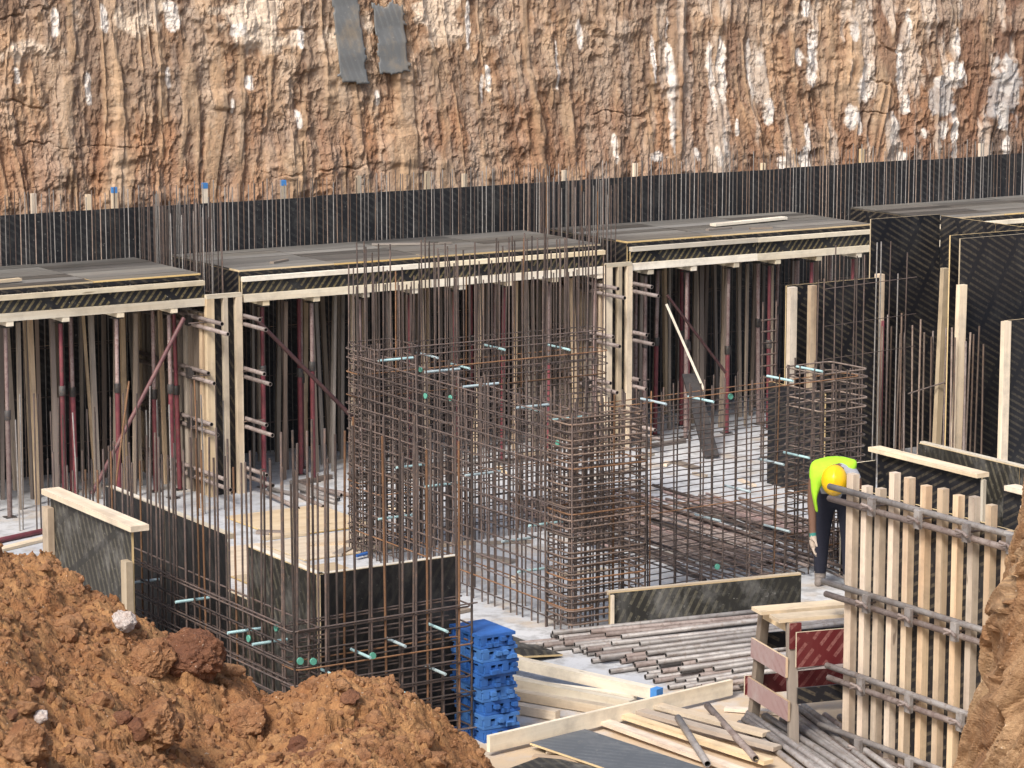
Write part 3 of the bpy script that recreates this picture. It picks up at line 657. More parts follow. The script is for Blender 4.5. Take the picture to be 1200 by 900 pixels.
# ------------------------------------------------------------------ cross walls between the decks (v runs back)
def cross_wall(u0, u1, label, ztop=2.36, rusty_top=True, dark=False):
    t = thing('wall_formwork', label, 'formwork', (u0, V0, 0))
    W = u1 - u0; D = 2.0
    for i in range(2):
        y0, y1 = (0.06 + i * 0.98, 0.06 + i * 0.98 + 0.975)
        box('plywood_panel', (0.02, y1 - y0, ztop), (0.10, (y0 + y1) / 2, ztop / 2), 'film', t)
        box('plywood_panel', (0.02, y1 - y0, ztop), (W - 0.10, (y0 + y1) / 2, ztop / 2), 'film', t)
    for i in range(14):
        box('stud', (0.09, 0.085, ztop - 0.18), (0.044, 0.12 + i * 0.145, (ztop - 0.18) / 2), 'oldwood' if i % 3 else 'stud', t)
        if i % 2 == 0: box('stud', (0.09, 0.085, ztop - 0.18), (W - 0.044, 0.12 + i * 0.145, (ztop - 0.18) / 2), 'oldwood', t)
    for x, w_ in ((0.05, 0.10), (0.25, 0.055), (0.425, 0.08)):
        box('end_post', (w_, 0.07, ztop), (x * W / 0.47, -0.02, ztop / 2), 'pine', t)
    box('end_cap', (W * 0.98, 0.06, 0.05), (W / 2, -0.02, ztop + 0.027), 'pine_pale', t)
    box('end_panel', (W * 0.8, 0.02, ztop - 0.02), (W / 2, 0.03, ztop / 2), 'film', t)
    for z in (0.25, 0.85, 1.45, 2.08):
        for s, x in ((-1, -0.03), (1, W + 0.03)):
            e = 0.12 + rnd.random() * 0.45
            for k_ in range(2):
                pipe('waler', (x, -e - 0.15 * k_, z + 0.05 - 0.1 * k_), (x, 1.9, z + 0.05 - 0.1 * k_), 0.025, 'rustpipe', t)
            for y in (0.3, 1.0):
                box('clamp', (0.07, 0.09, 0.12), (x + s * 0.03, y, z), 'darksteel', t)
            rod('tie_rod', (x - s * 0.05, -0.08, z + 0.02), (x + s * 0.22, -0.08, z + 0.02), 0.008, 'rust', t)
    return t
cross_wall(15.06, 15.53, 'wall formwork with studs and pipe walers between left and middle decks')
cross_wall(20.69, 21.09, 'wall formwork half hidden by rebar between the middle and right decks')
for u0, u1, lab in ((15.06, 15.53, 'double row of bars rising from the wall between the left and middle decks'), (20.69, 21.09, 'double row of bars rising from the wall between the middle and right decks')):
    t = thing('wall_cage', lab, 'rebar', (u0, V0, 0))
    for i in range(24):
        for x in (0.15, u1 - u0 - 0.15):
            jitter_bar('upright_bar', x, 0.12 + i * 0.083, 0.02, rnd.choice((3.3, 3.4, 3.45)) + rnd.uniform(-.05, .05), 0.007, rusty(0.03, 0.4), t, 0.006)
    for i in range(18):
        for x in (0.14, u1 - u0 - 0.14): rod('cross_bar', (x, 0.05, 0.15 + i * 0.13), (x, 2.0, 0.15 + i * 0.13), 0.007, 'rust', t, 5)

# ------------------------------------------------------------------ reinforcement cages
def loop_pts(x0, x1, y0, y1, c=0.06, k=3):
    pts = []
    for cx, cy, a in ((x1 - c, y0 + c, -90), (x1 - c, y1 - c, 0), (x0 + c, y1 - c, 90), (x0 + c, y0 + c, 180)):
        for i in range(k + 1):
            t = R(a + 90 * i / k); pts.append((cx + c * math.cos(t), cy + c * math.sin(t), 0))
    return pts
def cage_leg(t, x0, x1, y0, y1, zs_, sp, ztop, p_or=0.1, r=0.009, names=('upright_bar', 'stirrup'), lean=0.006, tie_r=0.008, mat=None, tmat='rust', double=True, straight=True):
    """a straight leg of a cage: closed stirrups round the plan rectangle, straight bars along it, uprights on its long sides"""
    me = mesh('stirrup', *tubegeo(loop_pts(x0, x1, y0, y1), tie_r, True), tmat, True)
    me2 = mesh('stirrup', *tubegeo(loop_pts(x0 + 0.012, x1 + 0.006, y0 - 0.012, y1 + 0.012), tie_r, True), 'rust_orange', True)
    for z in zs_:
        o = new(names[1], me2 if rnd.random() < p_or else me, t, (rnd.uniform(-.012, .012), rnd.uniform(-.012, .012), z + rnd.uniform(-.014, .014)), (rnd.gauss(0, 0.004), rnd.gauss(0, 0.004), 0))
    alongx = (x1 - x0) > (y1 - y0)
    n_ = int(((x1 - x0) if alongx else (y1 - y0)) / sp)
    for i in range(n_ + 1):
        for s in ((0, 1) if double else (0,)):
            q = (i + rnd.uniform(-.18, .18)) * sp + 0.02
            if alongx: x, y = min(x0 + q, x1 - .01), (y0 + 0.016 if s == 0 else y1 - 0.016)
            else: x, y = (x0 + 0.016 if s == 0 else x1 - 0.016), min(y0 + q, y1 - .01)
            zt = ztop(x, y) if callable(ztop) else ztop
            jitter_bar(names[0], x, y, 0.0, zt + rnd.uniform(-.05, .05), r, mat or rusty(p_or), t, lean)
    if straight:
        for z in zs_:
            for s in (0, 1):
                if rnd.random() < 0.25: continue
                zz_ = z + 0.025 + rnd.uniform(-.01, .01)
                if alongx: y = y0 - 0.01 if s == 0 else y1 + 0.01; a, b = (x0 - rnd.uniform(-.2, .05), y, zz_), (x1 + rnd.uniform(-.2, .05), y, zz_ + rnd.gauss(0, .01))
                else: x = x0 - 0.01 if s == 0 else x1 + 0.01; a, b = (x, y0 - rnd.uniform(-.2, .05), zz_), (x, y1 + rnd.uniform(-.3, .05), zz_ + rnd.gauss(0, .01))
                rod('long_bar', a, b, tie_r * 0.95, 'rust', t, 5)
def spacers(t, pts, axis, L=0.32, r=0.0135):
    for p in pts:
        p = Vector(p); d = Vector((L, 0, 0)) if axis == 'x' else Vector((0, L, 0))
        rod('spacer_tube', p - d / 2, p + d / 2, r, 'cyan' if rnd.random() < 0.7 else 'grey_plastic', t, 8)
def wheel(t, p, axis='y'):
    n_ = Vector((0, 0.018, 0)) if axis == 'y' else Vector((0.018, 0, 0))
    return rod('spacer_wheel', Vector(p) - n_ / 2, Vector(p) + n_ / 2, 0.03, 'green', t, 10)

# foreground cage: an L with its corner towards the lookout
fc = thing('rebar_cage', 'nearest rebar cage, L-shaped, round the black box formwork behind the soil heap', 'rebar', (10.73, 20.5, 0))
lev = [0.10 + 0.15 * i for i in range(8)]
cage_leg(fc, 0, 1.70, 0, 0.26, lev, 0.14, lambda x, y: rnd.choice((2.55, 2.72, 2.8)), 0.16, 0.011)
cage_leg(fc, 0, 0.26, -0.012, 5.0, [z + 0.02 for z in lev], 0.20, lambda x, y: 2.42 + rnd.uniform(-.12, .12) - max(0, (y - 1.8)) * 0.22, 0.06, 0.010)
spacers(fc, [(0.32, 0.02, 0.78), (0.62, 0.0, 0.90), (0.95, 0.0, 0.95), (1.35, 0.0, 1.02), (0.55, 0.0, 0.48), (0.95, 0, 0.55), (1.33, 0, 0.66)], 'y')
spacers(fc, [(0.02, 0.45, 0.98), (0.02, 0.9, 0.98), (0.0, 1.85, 1.05), (0.02, 2.9, 1.0), (0.02, 0.6, 0.3), (0.02, 2.2, 0.55)], 'x')
for p in ((0.05, -0.02, 0.92), (0.17, -0.02, 0.90), (0.72, -0.02, 0.87)): wheel(fc, p)
for p in ((0.03, 0.35, 1.12), (-0.02, 0.75, 0.95)): wheel(fc, p, 'x')

# core cage: long side, back wall and the dense end column
cc_ = thing('rebar_cage', 'tall core rebar cage in the middle, U-shaped with a dense column end', 'rebar', (15.05, 23.06, 0))
lev = [0.12 + 0.125 * i for i in range(17)]
cage_leg(cc_, 0, 0.30, 0, 4.3, lev, 0.135, lambda x, y: 2.3 - rnd.choice((0, 0.05, 0.2)), 0.04, 0.009, straight=False, tie_r=0.0078)
cage_leg(cc_, 0, 3.2, 4.1, 4.42, [0.12 + 0.095 * i for i in range(23)], 0.062, lambda x, y: rnd.choice((3.1, 3.25, 3.32, 2.9)), 0.06, 0.0085, tie_r=0.0072, straight=False)
cage_leg(cc_, 0, 0.9, -0.015, 0.42, [0.1 + 0.072 * i for i in range(29)], 0.11, 2.18, 0.05, 0.011, ('column_bar', 'column_stirrup'), straight=False, tie_r=0.0095, tmat='bar_brown')
cage_leg(cc_, 0.02, 0.55, 3.75, 4.4, [0.1 + 0.09 * i for i in range(25)], 0.12, 2.3, 0.05, 0.010, ('column_bar', 'column_stirrup'), straight=False)
spacers(cc_, [(0.25, 3.75, 2.17), (0.35, 2.95, 2.15), (0.30, 2.1, 2.12), (0.30, 1.1, 2.05), (0.32, 0.5, 2.02), (0.2, 3.3, 1.1), (0.2, 2.7, 1.0), (0.2, 1.9, 1.25), (0.2, 1.2, 0.7), (0.2, 0.7, 0.95), (0.15, 3.6, 0.5), (0.2, 0.9, 0.45)], 'x', 0.42)
spacers(cc_, [(0.9, 4.2, 2.1), (1.3, 4.2, 1.95), (1.75, 4.2, 2.12), (2.6, 4.2, 2.05), (2.2, 4.2, 1.4)], 'y', 0.45)
for p in ((0.0, 2.2, 2.0), (0.0, 2.7, 1.95), (0.0, 0.2, 1.85), (0.35, 3.4, 2.1)): wheel(cc_, p, 'x')

# right-hand mesh wall running to a second dense column
rc_ = thing('rebar_cage', 'open rebar mesh wall right of the core cage, ending near the worker', 'rebar', (15.96, 23.72, 0), R(4))
lev = [0.10 + 0.115 * i for i in range(18)]
cage_leg(rc_, 0, 3.3, 0, 0.22, lev, 0.165, 2.16, 0.03, 0.0085, tie_r=0.0060, straight=False)
cage_leg(rc_, 2.85, 3.5, 0.05, 0.65, [0.1 + 0.1 * i for i in range(21)], 0.13, 2.15, 0.05, 0.010, ('column_bar', 'column_stirrup'), straight=False, tie_r=0.0095, tmat='bar_tan')
spacers(rc_, [(0.55, 0, 2.05), (1.2, 0.05, 2.0), (1.35, 0.1, 0.75), (2.15, 0.05, 1.25), (2.5, 0.05, 1.28), (2.2, 0.0, 0.55), (2.3, 0.1, 2.1), (2.75, 0.15, 2.15), (1.7, 0.05, 1.02)], 'y', 0.4)
wheel(rc_, (1.55, 0, 2.0)); wheel(rc_, (1.4, 0, 0.25))

# starter bars standing in the floor at the left and at the right
st = thing('starter_bar_row', 'row of thin upright starter bars in the floor before the left deck', 'rebar', (12.4, 30.2, 0))
for i in range(26):
    jitter_bar('upright_bar', i * 0.10 + rnd.uniform(-.03, .03), rnd.uniform(-0.25, 0.15), 0, rnd.uniform(1.25, 1.6), 0.009, rusty(0.1, 0.45), st, 0.014)
tag(rod('leaning_bar', (13.35, 29.9, 0), (13.62, 29.9, 1.65), 0.012, 'rust_orange', None, 6), 'orange rusty bar leaning among the starter bars before the left deck', 'rebar')
st2 = thing('starter_bar_row', 'row of thick starter bars before the tall black panels at the right', 'rebar', (23.05, 28.5, 0))
for i in range(24):
    x, y = (0.23 + rnd.uniform(-.02, .02), 0.1 - i * 0.105) if i < 16 else (-0.52 + (i - 16) * 0.055, -2.3 + rnd.uniform(-.05, .05))
    jitter_bar('upright_bar', x, y + rnd.choice((0, 0.06)), 0, 1.80 + rnd.uniform(-.15, .12) + (0.15 if i > 15 else 0), 0.013, rnd.choice(('bar_tan', 'bar_tan', 'bar_brown', 'rustpipe')), st2, 0.008)
rod('cross_bar', (-0.08, -0.9, 1.0), (0.3, -1.3, 1.2), 0.010, 'rust', st2, 5)

# ------------------------------------------------------------------ black box formwork inside the foreground cage
def ply_panel(name, size, loc, mat, parent, cap=None):
    return box(name, size, loc, mat, parent, edge='ply_edge')
bf = thing('box_formwork', 'black box formwork with pale top edges inside the nearest cage', 'formwork', (11.2, 20.95, 0))
TH_ = 0.021
for y0, y1, zt in ((0.0, 1.27, 1.49), (1.275, 1.67, 1.02), (1.675, 2.9, 1.52), (2.905, 4.2, 1.52)):
    box('side_panel', (TH_, y1 - y0, zt), (0, (y0 + y1) / 2, zt / 2), 'film_worn' if zt < 1.5 else 'film_plain', bf, edge='ply_edge')
    box('top_batten', (0.06, y1 - y0, 0.045), (0.045, (y0 + y1) / 2, zt - 0.024), 'pine_pale', bf)
box('front_panel', (1.36, TH_, 1.49), (0.672, 0.0, 0.745), 'film_plain', bf, edge='ply_edge')
box('top_batten', (1.34, 0.06, 0.045), (0.70, 0.045, 1.466), 'pine_pale', bf)
box('corner_batten', (0.02, 0.03, 1.49), (-0.006, -0.027, 0.745), 'pine', bf)
for i in range(6): box('stud', (0.07, 0.09, 1.4), (0.15 + i * 0.23, 0.07, 0.70), 'oldwood', bf)
for i in range(15): box('stud', (0.09, 0.07, 1.4 if not 1.2 < 0.25 + i * .27 < 1.75 else 0.95), (0.07, 0.25 + i * 0.27, 0.70 if not 1.2 < 0.25 + i * .27 < 1.75 else 0.475), 'oldwood', bf)

sp_ = thing('short_panel', 'short worn black panel with plank on top and pale uprights, behind the soil heap', 'formwork', (10.2, 22.35, 0))
box('panel_sheet', (TH_, 1.72, 1.72), (0, 0.9, 0.86), 'film_worn', sp_, edge='ply_edge')
box('top_plank', (0.17, 1.9, 0.05), (0.02, 0.88, 1.748), 'pine', sp_)
box('upright', (0.06, 0.11, 1.45), (-0.045, 0.07, 0.725), 'pine', sp_)
box('upright', (0.06, 0.13, 1.62), (-0.045, 1.74, 0.81), 'stud', sp_)

# plywood sheets laid on the floor behind the box
for i, (x, y, rz, lab) in enumerate(((15.0, 27.75, 2, 'bare plywood sheet on the floor beside the core cage corner'), (13.74, 27.6, -1, 'bare plywood sheet on the floor behind the black box'), (15.3, 29.05, 1, 'bare plywood sheet on the floor at the foot of the wall end posts'), (14.0, 26.3, 0, 'bare plywood sheet lying nearest the black box'))):
    tag(box('plywood_sheet', (1.22, 1.3 if i else 1.0, 0.015), (x, y, 0.0115 + 0.002 * i), 'plywood', None, (0, 0, R(rz)), edge='ply_edge'), lab, 'plywood sheet')
for i, (x, y, a) in enumerate(((14.9, 27.0, 0.3), (14.5, 26.2, 1.0), (15.1, 26.1, 2.0))):
    tag(plank('blue_scrap', (x, y, 0.045), (x + 0.2 * math.cos(a), y + 0.2 * math.sin(a), 0.05), 0.05, 0.02, 'blue'), ('small blue plastic scrap on the bare plywood, farthest of three', 'small blue plastic scrap on the bare plywood, left nearest the black box', 'small blue plastic scrap on the bare plywood, nearest the core cage')[i], 'scrap')

# ------------------------------------------------------------------ tall panels and posts at the right
def solo_panel(name, label, u, v, L, z0, z1, axis, mat='film', posts=(), bat=None):
    t = thing(name, label, 'formwork', (u, v, 0))
    if axis == 'x': 
        n_ = max(1, round(L / 1.25))
        for i in range(n_): box('panel_sheet', (L / n_ - 0.003, 0.021, z1 - z0), (L / n_ * (i + .5), 0, (z0 + z1) / 2), mat, t, edge='ply_edge')
    else:
        n_ = max(1, round(L / 1.25))
        for i in range(n_): box('panel_sheet', (0.021, L / n_ - 0.003, z1 - z0), (0, -L / n_ * (i + .5), (z0 + z1) / 2), mat, t, edge='ply_edge')
    for x, y, w_, h_, m_ in posts: box('upright', (w_, 0.07, h_), (x, y, h_ / 2), m_, t)
    return t
W0 = solo_panel('black_panel', 'black wall panel behind thin bars and wires, left of the pink-painted post', 21.3, 27.9, 1.42, 0, 2.42, 'x', posts=((-0.02, -0.15, 0.10, 2.42, 'pine'), (0.28, -0.15, 0.085, 2.42, 'stud')))
box('side_panel', (0.021, 1.1, 1.25), (-0.12, -0.4, 0.625), 'film', W0, edge='ply_edge')
wb = thing('wall_bar_row', 'thin bars and tie wires before the black panel left of the pink-painted post', 'rebar', (21.6, 27.6, 0))
for i in range(12): jitter_bar('upright_bar', i * 0.115, rnd.uniform(-.05, .1), 0, rnd.choice((2.5, 2.75, 2.9)), 0.009, rusty(0.1, 0.3), wb, 0.006)
for z in (1.55, 1.95, 2.40): rod('tie_wire', (0, -0.08, z), (1.4, -0.08, z + 0.05), 0.005, 'rust', wb, 5)
wb2 = thing('ladder_bar', 'narrow ladder of short bars beside the pale post under the right deck', 'rebar', (21.15, 28.15, 0))
for x in (0, 0.2): rod('side_rail', (x, 0, 0), (x, 0, 2.2), 0.012, 'rust', wb2)
for i in range(13): rod('rung', (-0.02, 0, 0.3 + i * 0.14), (0.22, 0, 0.3 + i * 0.14), 0.012, 'rust', wb2)
solo_panel('black_panel', 'tall black striped panel right of the deck edge, its top just above the deck', 23.42, 28.95, 1.13, 0, 3.0, 'x')
solo_panel('black_panel', 'tall black panel turning the corner towards the lookout at the right', 24.58, 28.95, 2.1, 0, 2.98, 'y', 'film')
solo_panel('black_panel', 'tall black striped panel with pale edge at the right border, nearer of the pair', 22.79, 26.5, 2.6, 0, 3.03, 'x')
solo_panel('black_panel', 'tall black panel with pale edge just behind the nearer striped one', 22.85, 26.75, 2.6, 0, 3.04, 'x')
solo_panel('black_panel', 'lower black panel with pale top edge at the right picture border', 22.90, 25.8, 2.0, 0, 2.13, 'x', posts=((-0.02, -0.05, 0.1, 2.13, 'pine'),))
o = box('timber_post', (0.09, 0.09, 2.33), (23.40, 28.72, 1.165), 'stud'); tag(o, 'tall post sprayed pinkish red along its right side, by the black panel corner', 'post', None)
box('spray_paint', (0.045, 0.05, 1.35), (0.026, -0.022, -0.1), 'pinkpaint', o)
tag(box('timber_post', (0.085, 0.07, 2.55), (23.3, 27.4, 1.275), 'pine', None, (0, 0.03, 0)), 'tall pale post left of the striped panel pair, slightly leaning', 'post')
tag(box('timber_post', (0.11, 0.07, 2.5), (22.72, 26.38, 1.25), 'pine', None, (0, 0.012, 0)), 'tall pale post standing in front of the nearer striped panel', 'post')
# low formed wall at the right, with a plank on top
lw = thing('low_wall_formwork', 'low black formwork with a pale plank on its top behind the stud panel', 'formwork', (19.3, 23.65, 0))
box('side_panel', (0.021, 1.63, 1.28), (0, -0.82, 0.64), 'film', lw, edge='ply_edge')
box('top_plank', (0.16, 1.72, 0.045), (-0.01, -0.80, 1.305), 'pine', lw)
box('end_panel', (0.45, 0.021, 1.18), (-0.22, 0.05, 0.59), 'film', lw, edge='pine_pale')
box('end_batten', (0.04, 0.04, 1.24), (0.0, -1.66, 0.64), 'pine_pale', lw)
lw2 = thing('low_wall_formwork', 'long low black formwork behind the plank-topped one at the right border', 'formwork', (19.97, 23.8, 0))
for i in range(2): box('side_panel', (0.021, 1.6, 1.28), (0, -0.8 - 1.604 * i, 0.64), 'film_worn', lw2, edge='ply_edge')
box('top_batten', (0.06, 3.2, 0.05), (0.045, -1.6, 1.272), 'pine_pale', lw2)
lw3 = thing('low_wall_formwork', 'short low black formwork with a stubby plank beside the earth bank', 'formwork', (19.3, 21.75, 0))
box('side_panel', (0.021, 0.9, 1.22), (0.02, -0.5, 0.61), 'film', lw3, edge='ply_edge')
box('top_plank', (0.15, 0.8, 0.05), (0, -0.55, 1.25), 'pine', lw3)
# low worn panel before the pipe pile
lp = thing('low_formwork', 'low worn black board panel with a pale top edge between mesh wall and pipe pile', 'formwork', (15.48, 23.0, 0), math.atan2(-0.30, 1.75))
box('panel_sheet', (2.08, 0.021, 0.37), (1.04, 0, 0.19), 'film_worn', lp, edge='ply_edge')
box('top_batten', (2.10, 0.05, 0.035), (1.04, 0.038, 0.372), 'pine', lp)
box('cleat', (0.03, 0.03, 0.36), (0.02, -0.027, 0.18), 'pine', lp)

# ------------------------------------------------------------------ stud-backed wall panel at the right
sw = thing('stud_panel', 'big wall panel of upright timber studs held by pairs of grey pipes at the right', 'formwork', (14.9, 18.7, 0))
for i in range(2): box('plywood_panel', (0.021, 1.75, 2.2), (0.105, -0.86 - 1.755 * i, 1.1), 'film', sw, edge='ply_edge')
hts = [2.33, 2.26, 2.27, 2.43, 2.42, 2.39, 2.40, 2.38, 2.40, 2.37, 2.20, 2.43, 2.2, 2.4, 2.3]
y = -0.05
for i, h_ in enumerate(hts):
    box('stud', (0.066, 0.066 if i else 0.085, h_), (0.06, y, h_ / 2), 'stud', sw, (0, 0, 0))
    y -= (0.175 if i < 3 else 0.195) + rnd.uniform(-.012, .012)
for z in (2.14, 1.325, 0.62, 0.09):
    for k_ in range(2):
        e = rnd.uniform(0.1, 0.28)
        pipe('waler', (-0.03 - 0.0 * k_, e, z + 0.05 - 0.1 * k_ + 0.01), (-0.03, e - 3.1, z + 0.05 - 0.1 * k_ + rnd.uniform(-.02, .03)), 0.026, 'rustpipe' if k_ else 'galv', sw)
    for y_ in (-0.42, -0.98, -1.55, -2.2):
        y_ += rnd.uniform(-.08, .08)
        cl_ = box('clamp', (0.035, 0.07, 0.15), (-0.07, y_, z), 'galv', sw)
        rod('tie_rod', (-0.18, y_, z), (0.09, y_, z), 0.009, 'rustpipe', sw)
        for s in (-1, 1): rod('wing_nut', (-0.10, y_, z), (-0.12, y_ + s * 0.07, z + s * 0.015), 0.014, 'rustpipe', sw)

# ------------------------------------------------------------------ pipe piles
for i in range(70):
    lay = 0 if i < 30 else 1 if i < 54 else 2
    f = (i / 29, (i - 30) / 23, (i - 54) / 15)[lay]
    v = 22.95 - f * 2.35 - (0, 0.05, 0.12)[lay]
    u = 14.35 + rnd.uniform(0.0, 0.5) + 0.16 * lay + 0.3 * f
    sl = -0.20 + 0.17 * f + rnd.uniform(-.035, .035); L = rnd.choice((3.4, 3.6, 3.8))
    z = 0.028 + lay * 0.046; mt = rnd.choice(('galv', 'galv', 'rustpipe')); ln_ = ('bottom', 'middle', 'top')[lay]; cn = 'grey' if mt == 'galv' else 'brownish'
    hv = 'rear' if f < 0.34 else 'front' if f > 0.66 else 'central'
    tag(pipe('scaffold_pipe', (u, v, z), (u + L, v + sl * L, z + rnd.uniform(-.004, .02)), 0.025, mt, None), 'dusty %s pipe in the %s layer, %s part of the big pipe pile' % (cn, ln_, hv), 'pipe', '%s pipes, %s layer, %s part of the pile' % (cn, ln_, hv))
for i in range(22):
    lay = i // 12; f = (i % 12) / 11
    u = 14.58 + f * 0.85; v = 19.8 - rnd.uniform(0, .45)
    mt = rnd.choice(('galv', 'galv', 'rustpipe')); cn = ('grey' if mt == 'galv' else 'brownish', ('lower', 'upper')[lay])
    tag(pipe('scaffold_pipe', (u, v, 0.028 + lay * 0.045), (u - 0.62 + 0.10 * rnd.random(), v - rnd.choice((1.9, 2.1, 2.3)), 0.028 + lay * 0.045), 0.028, mt, None), '%s pipe in the %s layer of the bundle under the trestle' % cn, 'pipe', '%s pipes in the %s layer under the trestle' % cn)
tag(pipe('scaffold_pipe', (14.52, 20.05, 0.10), (13.95, 18.6, 0.09), 0.03, 'rustpipe'), 'single rusty pipe lying askew left of the bundle under the trestle', 'pipe')
tag(pipe('scaffold_pipe', (14.0, 19.75, 0.14), (13.45, 18.55, 0.12), 0.03, 'galv'), 'single grey pipe lying across the loose boards at the bottom edge', 'pipe')

# loose bars on the floor behind the mesh wall
for i in range(66):
    u = 18.2 + rnd.uniform(-0.6, 1.9); v = 27.6 + rnd.uniform(-0.6, 1.2) - (u - 18.2) * 0.1; L = rnd.uniform(2.4, 4.0); a = R(-93 + rnd.gauss(0, 5))
    r_ = rnd.choice((0.012, 0.016, 0.02)); m_ = rnd.choice(('rust', 'rust', 'rustpipe', 'pinkprop'))
    lb = '%s %s bar lying in the loose bundle behind the mesh wall' % ({0.012: 'thin', 0.016: 'medium', 0.02: 'thick'}[r_], {'rust': 'dark rusty', 'rustpipe': 'brownish', 'pinkprop': 'pinkish'}[m_])
    z = r_ + 0.03 * (i % 4)
    tag(rod('loose_bar', (u, v, z), (u + L * math.cos(a), v + L * math.sin(a), z + 0.02), r_, m_, None, 6), lb, 'rebar', lb.replace(' bar lying', ' bars lying'))
for i in range(12):
    u = 16.7 + i * 0.10; v = 25.6
    tag(rod('loose_bar', (u, v, 0.3 + rnd.uniform(-.05, .05)), (u + 0.75, v - 1.7, 0.02), 0.010, 'rust', None, 5), 'thin bar sloping down to the floor within the mesh wall corner', 'rebar', 'sloping bars by the core column')

# ------------------------------------------------------------------ timber by the blue stack
tag(plank('timber_beam', (13.75, 22.3, 0.13), (14.33, 20.5, 0.12), 0.09, 0.1, 'pine_pale'), 'pale square beam with a blue painted end, uppermost by the blue stack', 'beam')
bt = bpy.data.objects['timber_beam']
tip = new('painted_end', boxmesh(0.07, 0.094, 0.104, 'bluepaint'), bt, (math.hypot(0.58, 1.8) / 2 - 0.03, 0, 0))
tag(plank('timber_beam', (13.45, 22.1, 0.05), (14.08, 20.55, 0.05), 0.1, 0.09, 'pine_pale'), 'pale square beam next to the blue-ended one, on its near side', 'beam')
tag(plank('timber_beam', (13.2, 21.8, 0.05), (13.85, 20.45, 0.05), 0.09, 0.08, 'pine'), 'yellowish beam third from the blue-ended one, near the long plank', 'beam')
tag(plank('timber_beam', (13.1, 21.15, 0.05), (13.35, 20.62, 0.05), 0.08, 0.08, 'pine'), 'short yellow beam offcut at the foot of the blue stack', 'beam')
tag(plank('long_plank', (12.28, 20.02, 0.11), (15.05, 20.42, 0.10), 0.04, 0.14, 'pine_pale'), 'long pale plank standing on edge from the blue stack towards the trestle', 'plank')
for i, (a, b) in enumerate((((13.55, 20.28), (13.72, 18.3)), ((13.78, 20.3), (14.02, 18.5)), ((13.95, 20.25), (14.3, 18.75)), ((14.15, 20.3), (14.45, 19.1)))):
    tag(plank('loose_board', (*a, 0.06 + 0.012 * i), (*b, 0.05 + 0.012 * i), 0.11, 0.035, 'pine' if i % 2 else 'stud'), ('loose board right beside the black sheet at the bottom edge', 'second loose board from the black sheet at the bottom edge', 'third loose board from the black sheet at the bottom edge', 'shortest loose board, nearest the single rusty pipe')[i], 'board')
for i, (a, b) in enumerate((((12.55, 19.75), (12.95, 19.3)), ((12.75, 19.85), (13.15, 19.4)), ((14.75, 20.1), (15.3, 19.5)))):
    tag(plank('board_offcut', (*a, 0.025), (*b, 0.025), 0.09, 0.03, 'stud'), ('short board offcut below the left end of the long plank', 'short board offcut second from the left under the long plank', 'short board offcut on the dusty floor near the trestle foot')[i], 'board')
s1_ = box('plywood_sheet', (0.62, 1.9, 0.018), (13.12, 19.1, 0.05), 'film_grey', None, (0.01, 0, R(9)), edge='ply_edge'); tag(s1_, 'dark grey striped sheet lying beside the loose boards at the bottom edge', 'plywood sheet')
s2_ = box('plywood_sheet', (0.8, 1.2, 0.018), (12.45, 19.0, 0.03), 'film_worn', None, (0, 0, R(20)), edge='ply_edge'); tag(s2_, 'dark worn sheet in the bottom edge left of the grey striped one', 'plywood sheet')
s3_ = box('plywood_sheet', (0.45, 1.15, 0.018), (14.30, 22.95, 0.05), 'film_worn', None, (0, R(6), R(2)), edge='ply_edge'); tag(s3_, 'narrow dark sheet lying on the floor right behind the blue stack', 'plywood sheet')

for i, (a, b, m_, lab) in enumerate((((13.3, 22.35), (13.95, 20.95), 'pine', 'yellow beam lying low between two pale beams by the blue stack'), ((13.7, 21.6), (14.25, 20.75), 'pine_pale', 'short pale beam under the blue-ended beam'))):
    tag(plank('timber_beam', (*a, 0.04), (*b, 0.04), 0.08, 0.07, m_), lab, 'beam')
tag(pipe('scaffold_pipe', (11.4, 29.6, 0.035), (13.3, 30.25, 0.035), 0.03, 'redprop'), 'red prop tube lying on the floor at the left picture edge', 'pipe')
tag(plank('board', (11.4, 29.25, 0.02), (13.0, 29.9, 0.02), 0.12, 0.03, 'pine'), 'pale board lying beside the red tube at the left picture edge', 'board')
tag(box('plywood_sheet', (0.4, 0.5, 0.02), (11.7, 28.3, 0.016), 'film_grey', None, (0, 0, 0.3), edge='ply_edge'), 'small dark square sheet on the floor left of the short black panel', 'plywood sheet')
for i in range(9):
    u = 15.5 + rnd.uniform(0, .9); v = 30.75 + rnd.uniform(-.5, .1)
    tag(pipe('scaffold_pipe', (u, v, 0.03 + 0.05 * (i % 2)), (u + rnd.uniform(-.1, .25), v - rnd.uniform(.6, 1.1), 0.03), 0.025, rnd.choice(('rustpipe', 'galv'))), 'short pipe strewn on the floor at the foot of the pale end posts', 'pipe', 'short pipes strewn by the end posts')
for i in range(10):
    u = 16.2 + i * 0.55 + rnd.uniform(-.2, .2); v = 30.9 + rnd.uniform(-.3, .2)
    tag(plank('floor_batten', (u, v, 0.03), (u + rnd.uniform(.5, 1.1), v + rnd.uniform(-.15, .15), 0.03), 0.07, 0.05, rnd.choice(('oldwood', 'darkwood', 'stud'))), 'old batten lying on the floor along the front of the props', 'batten', 'old battens along the front of the props')
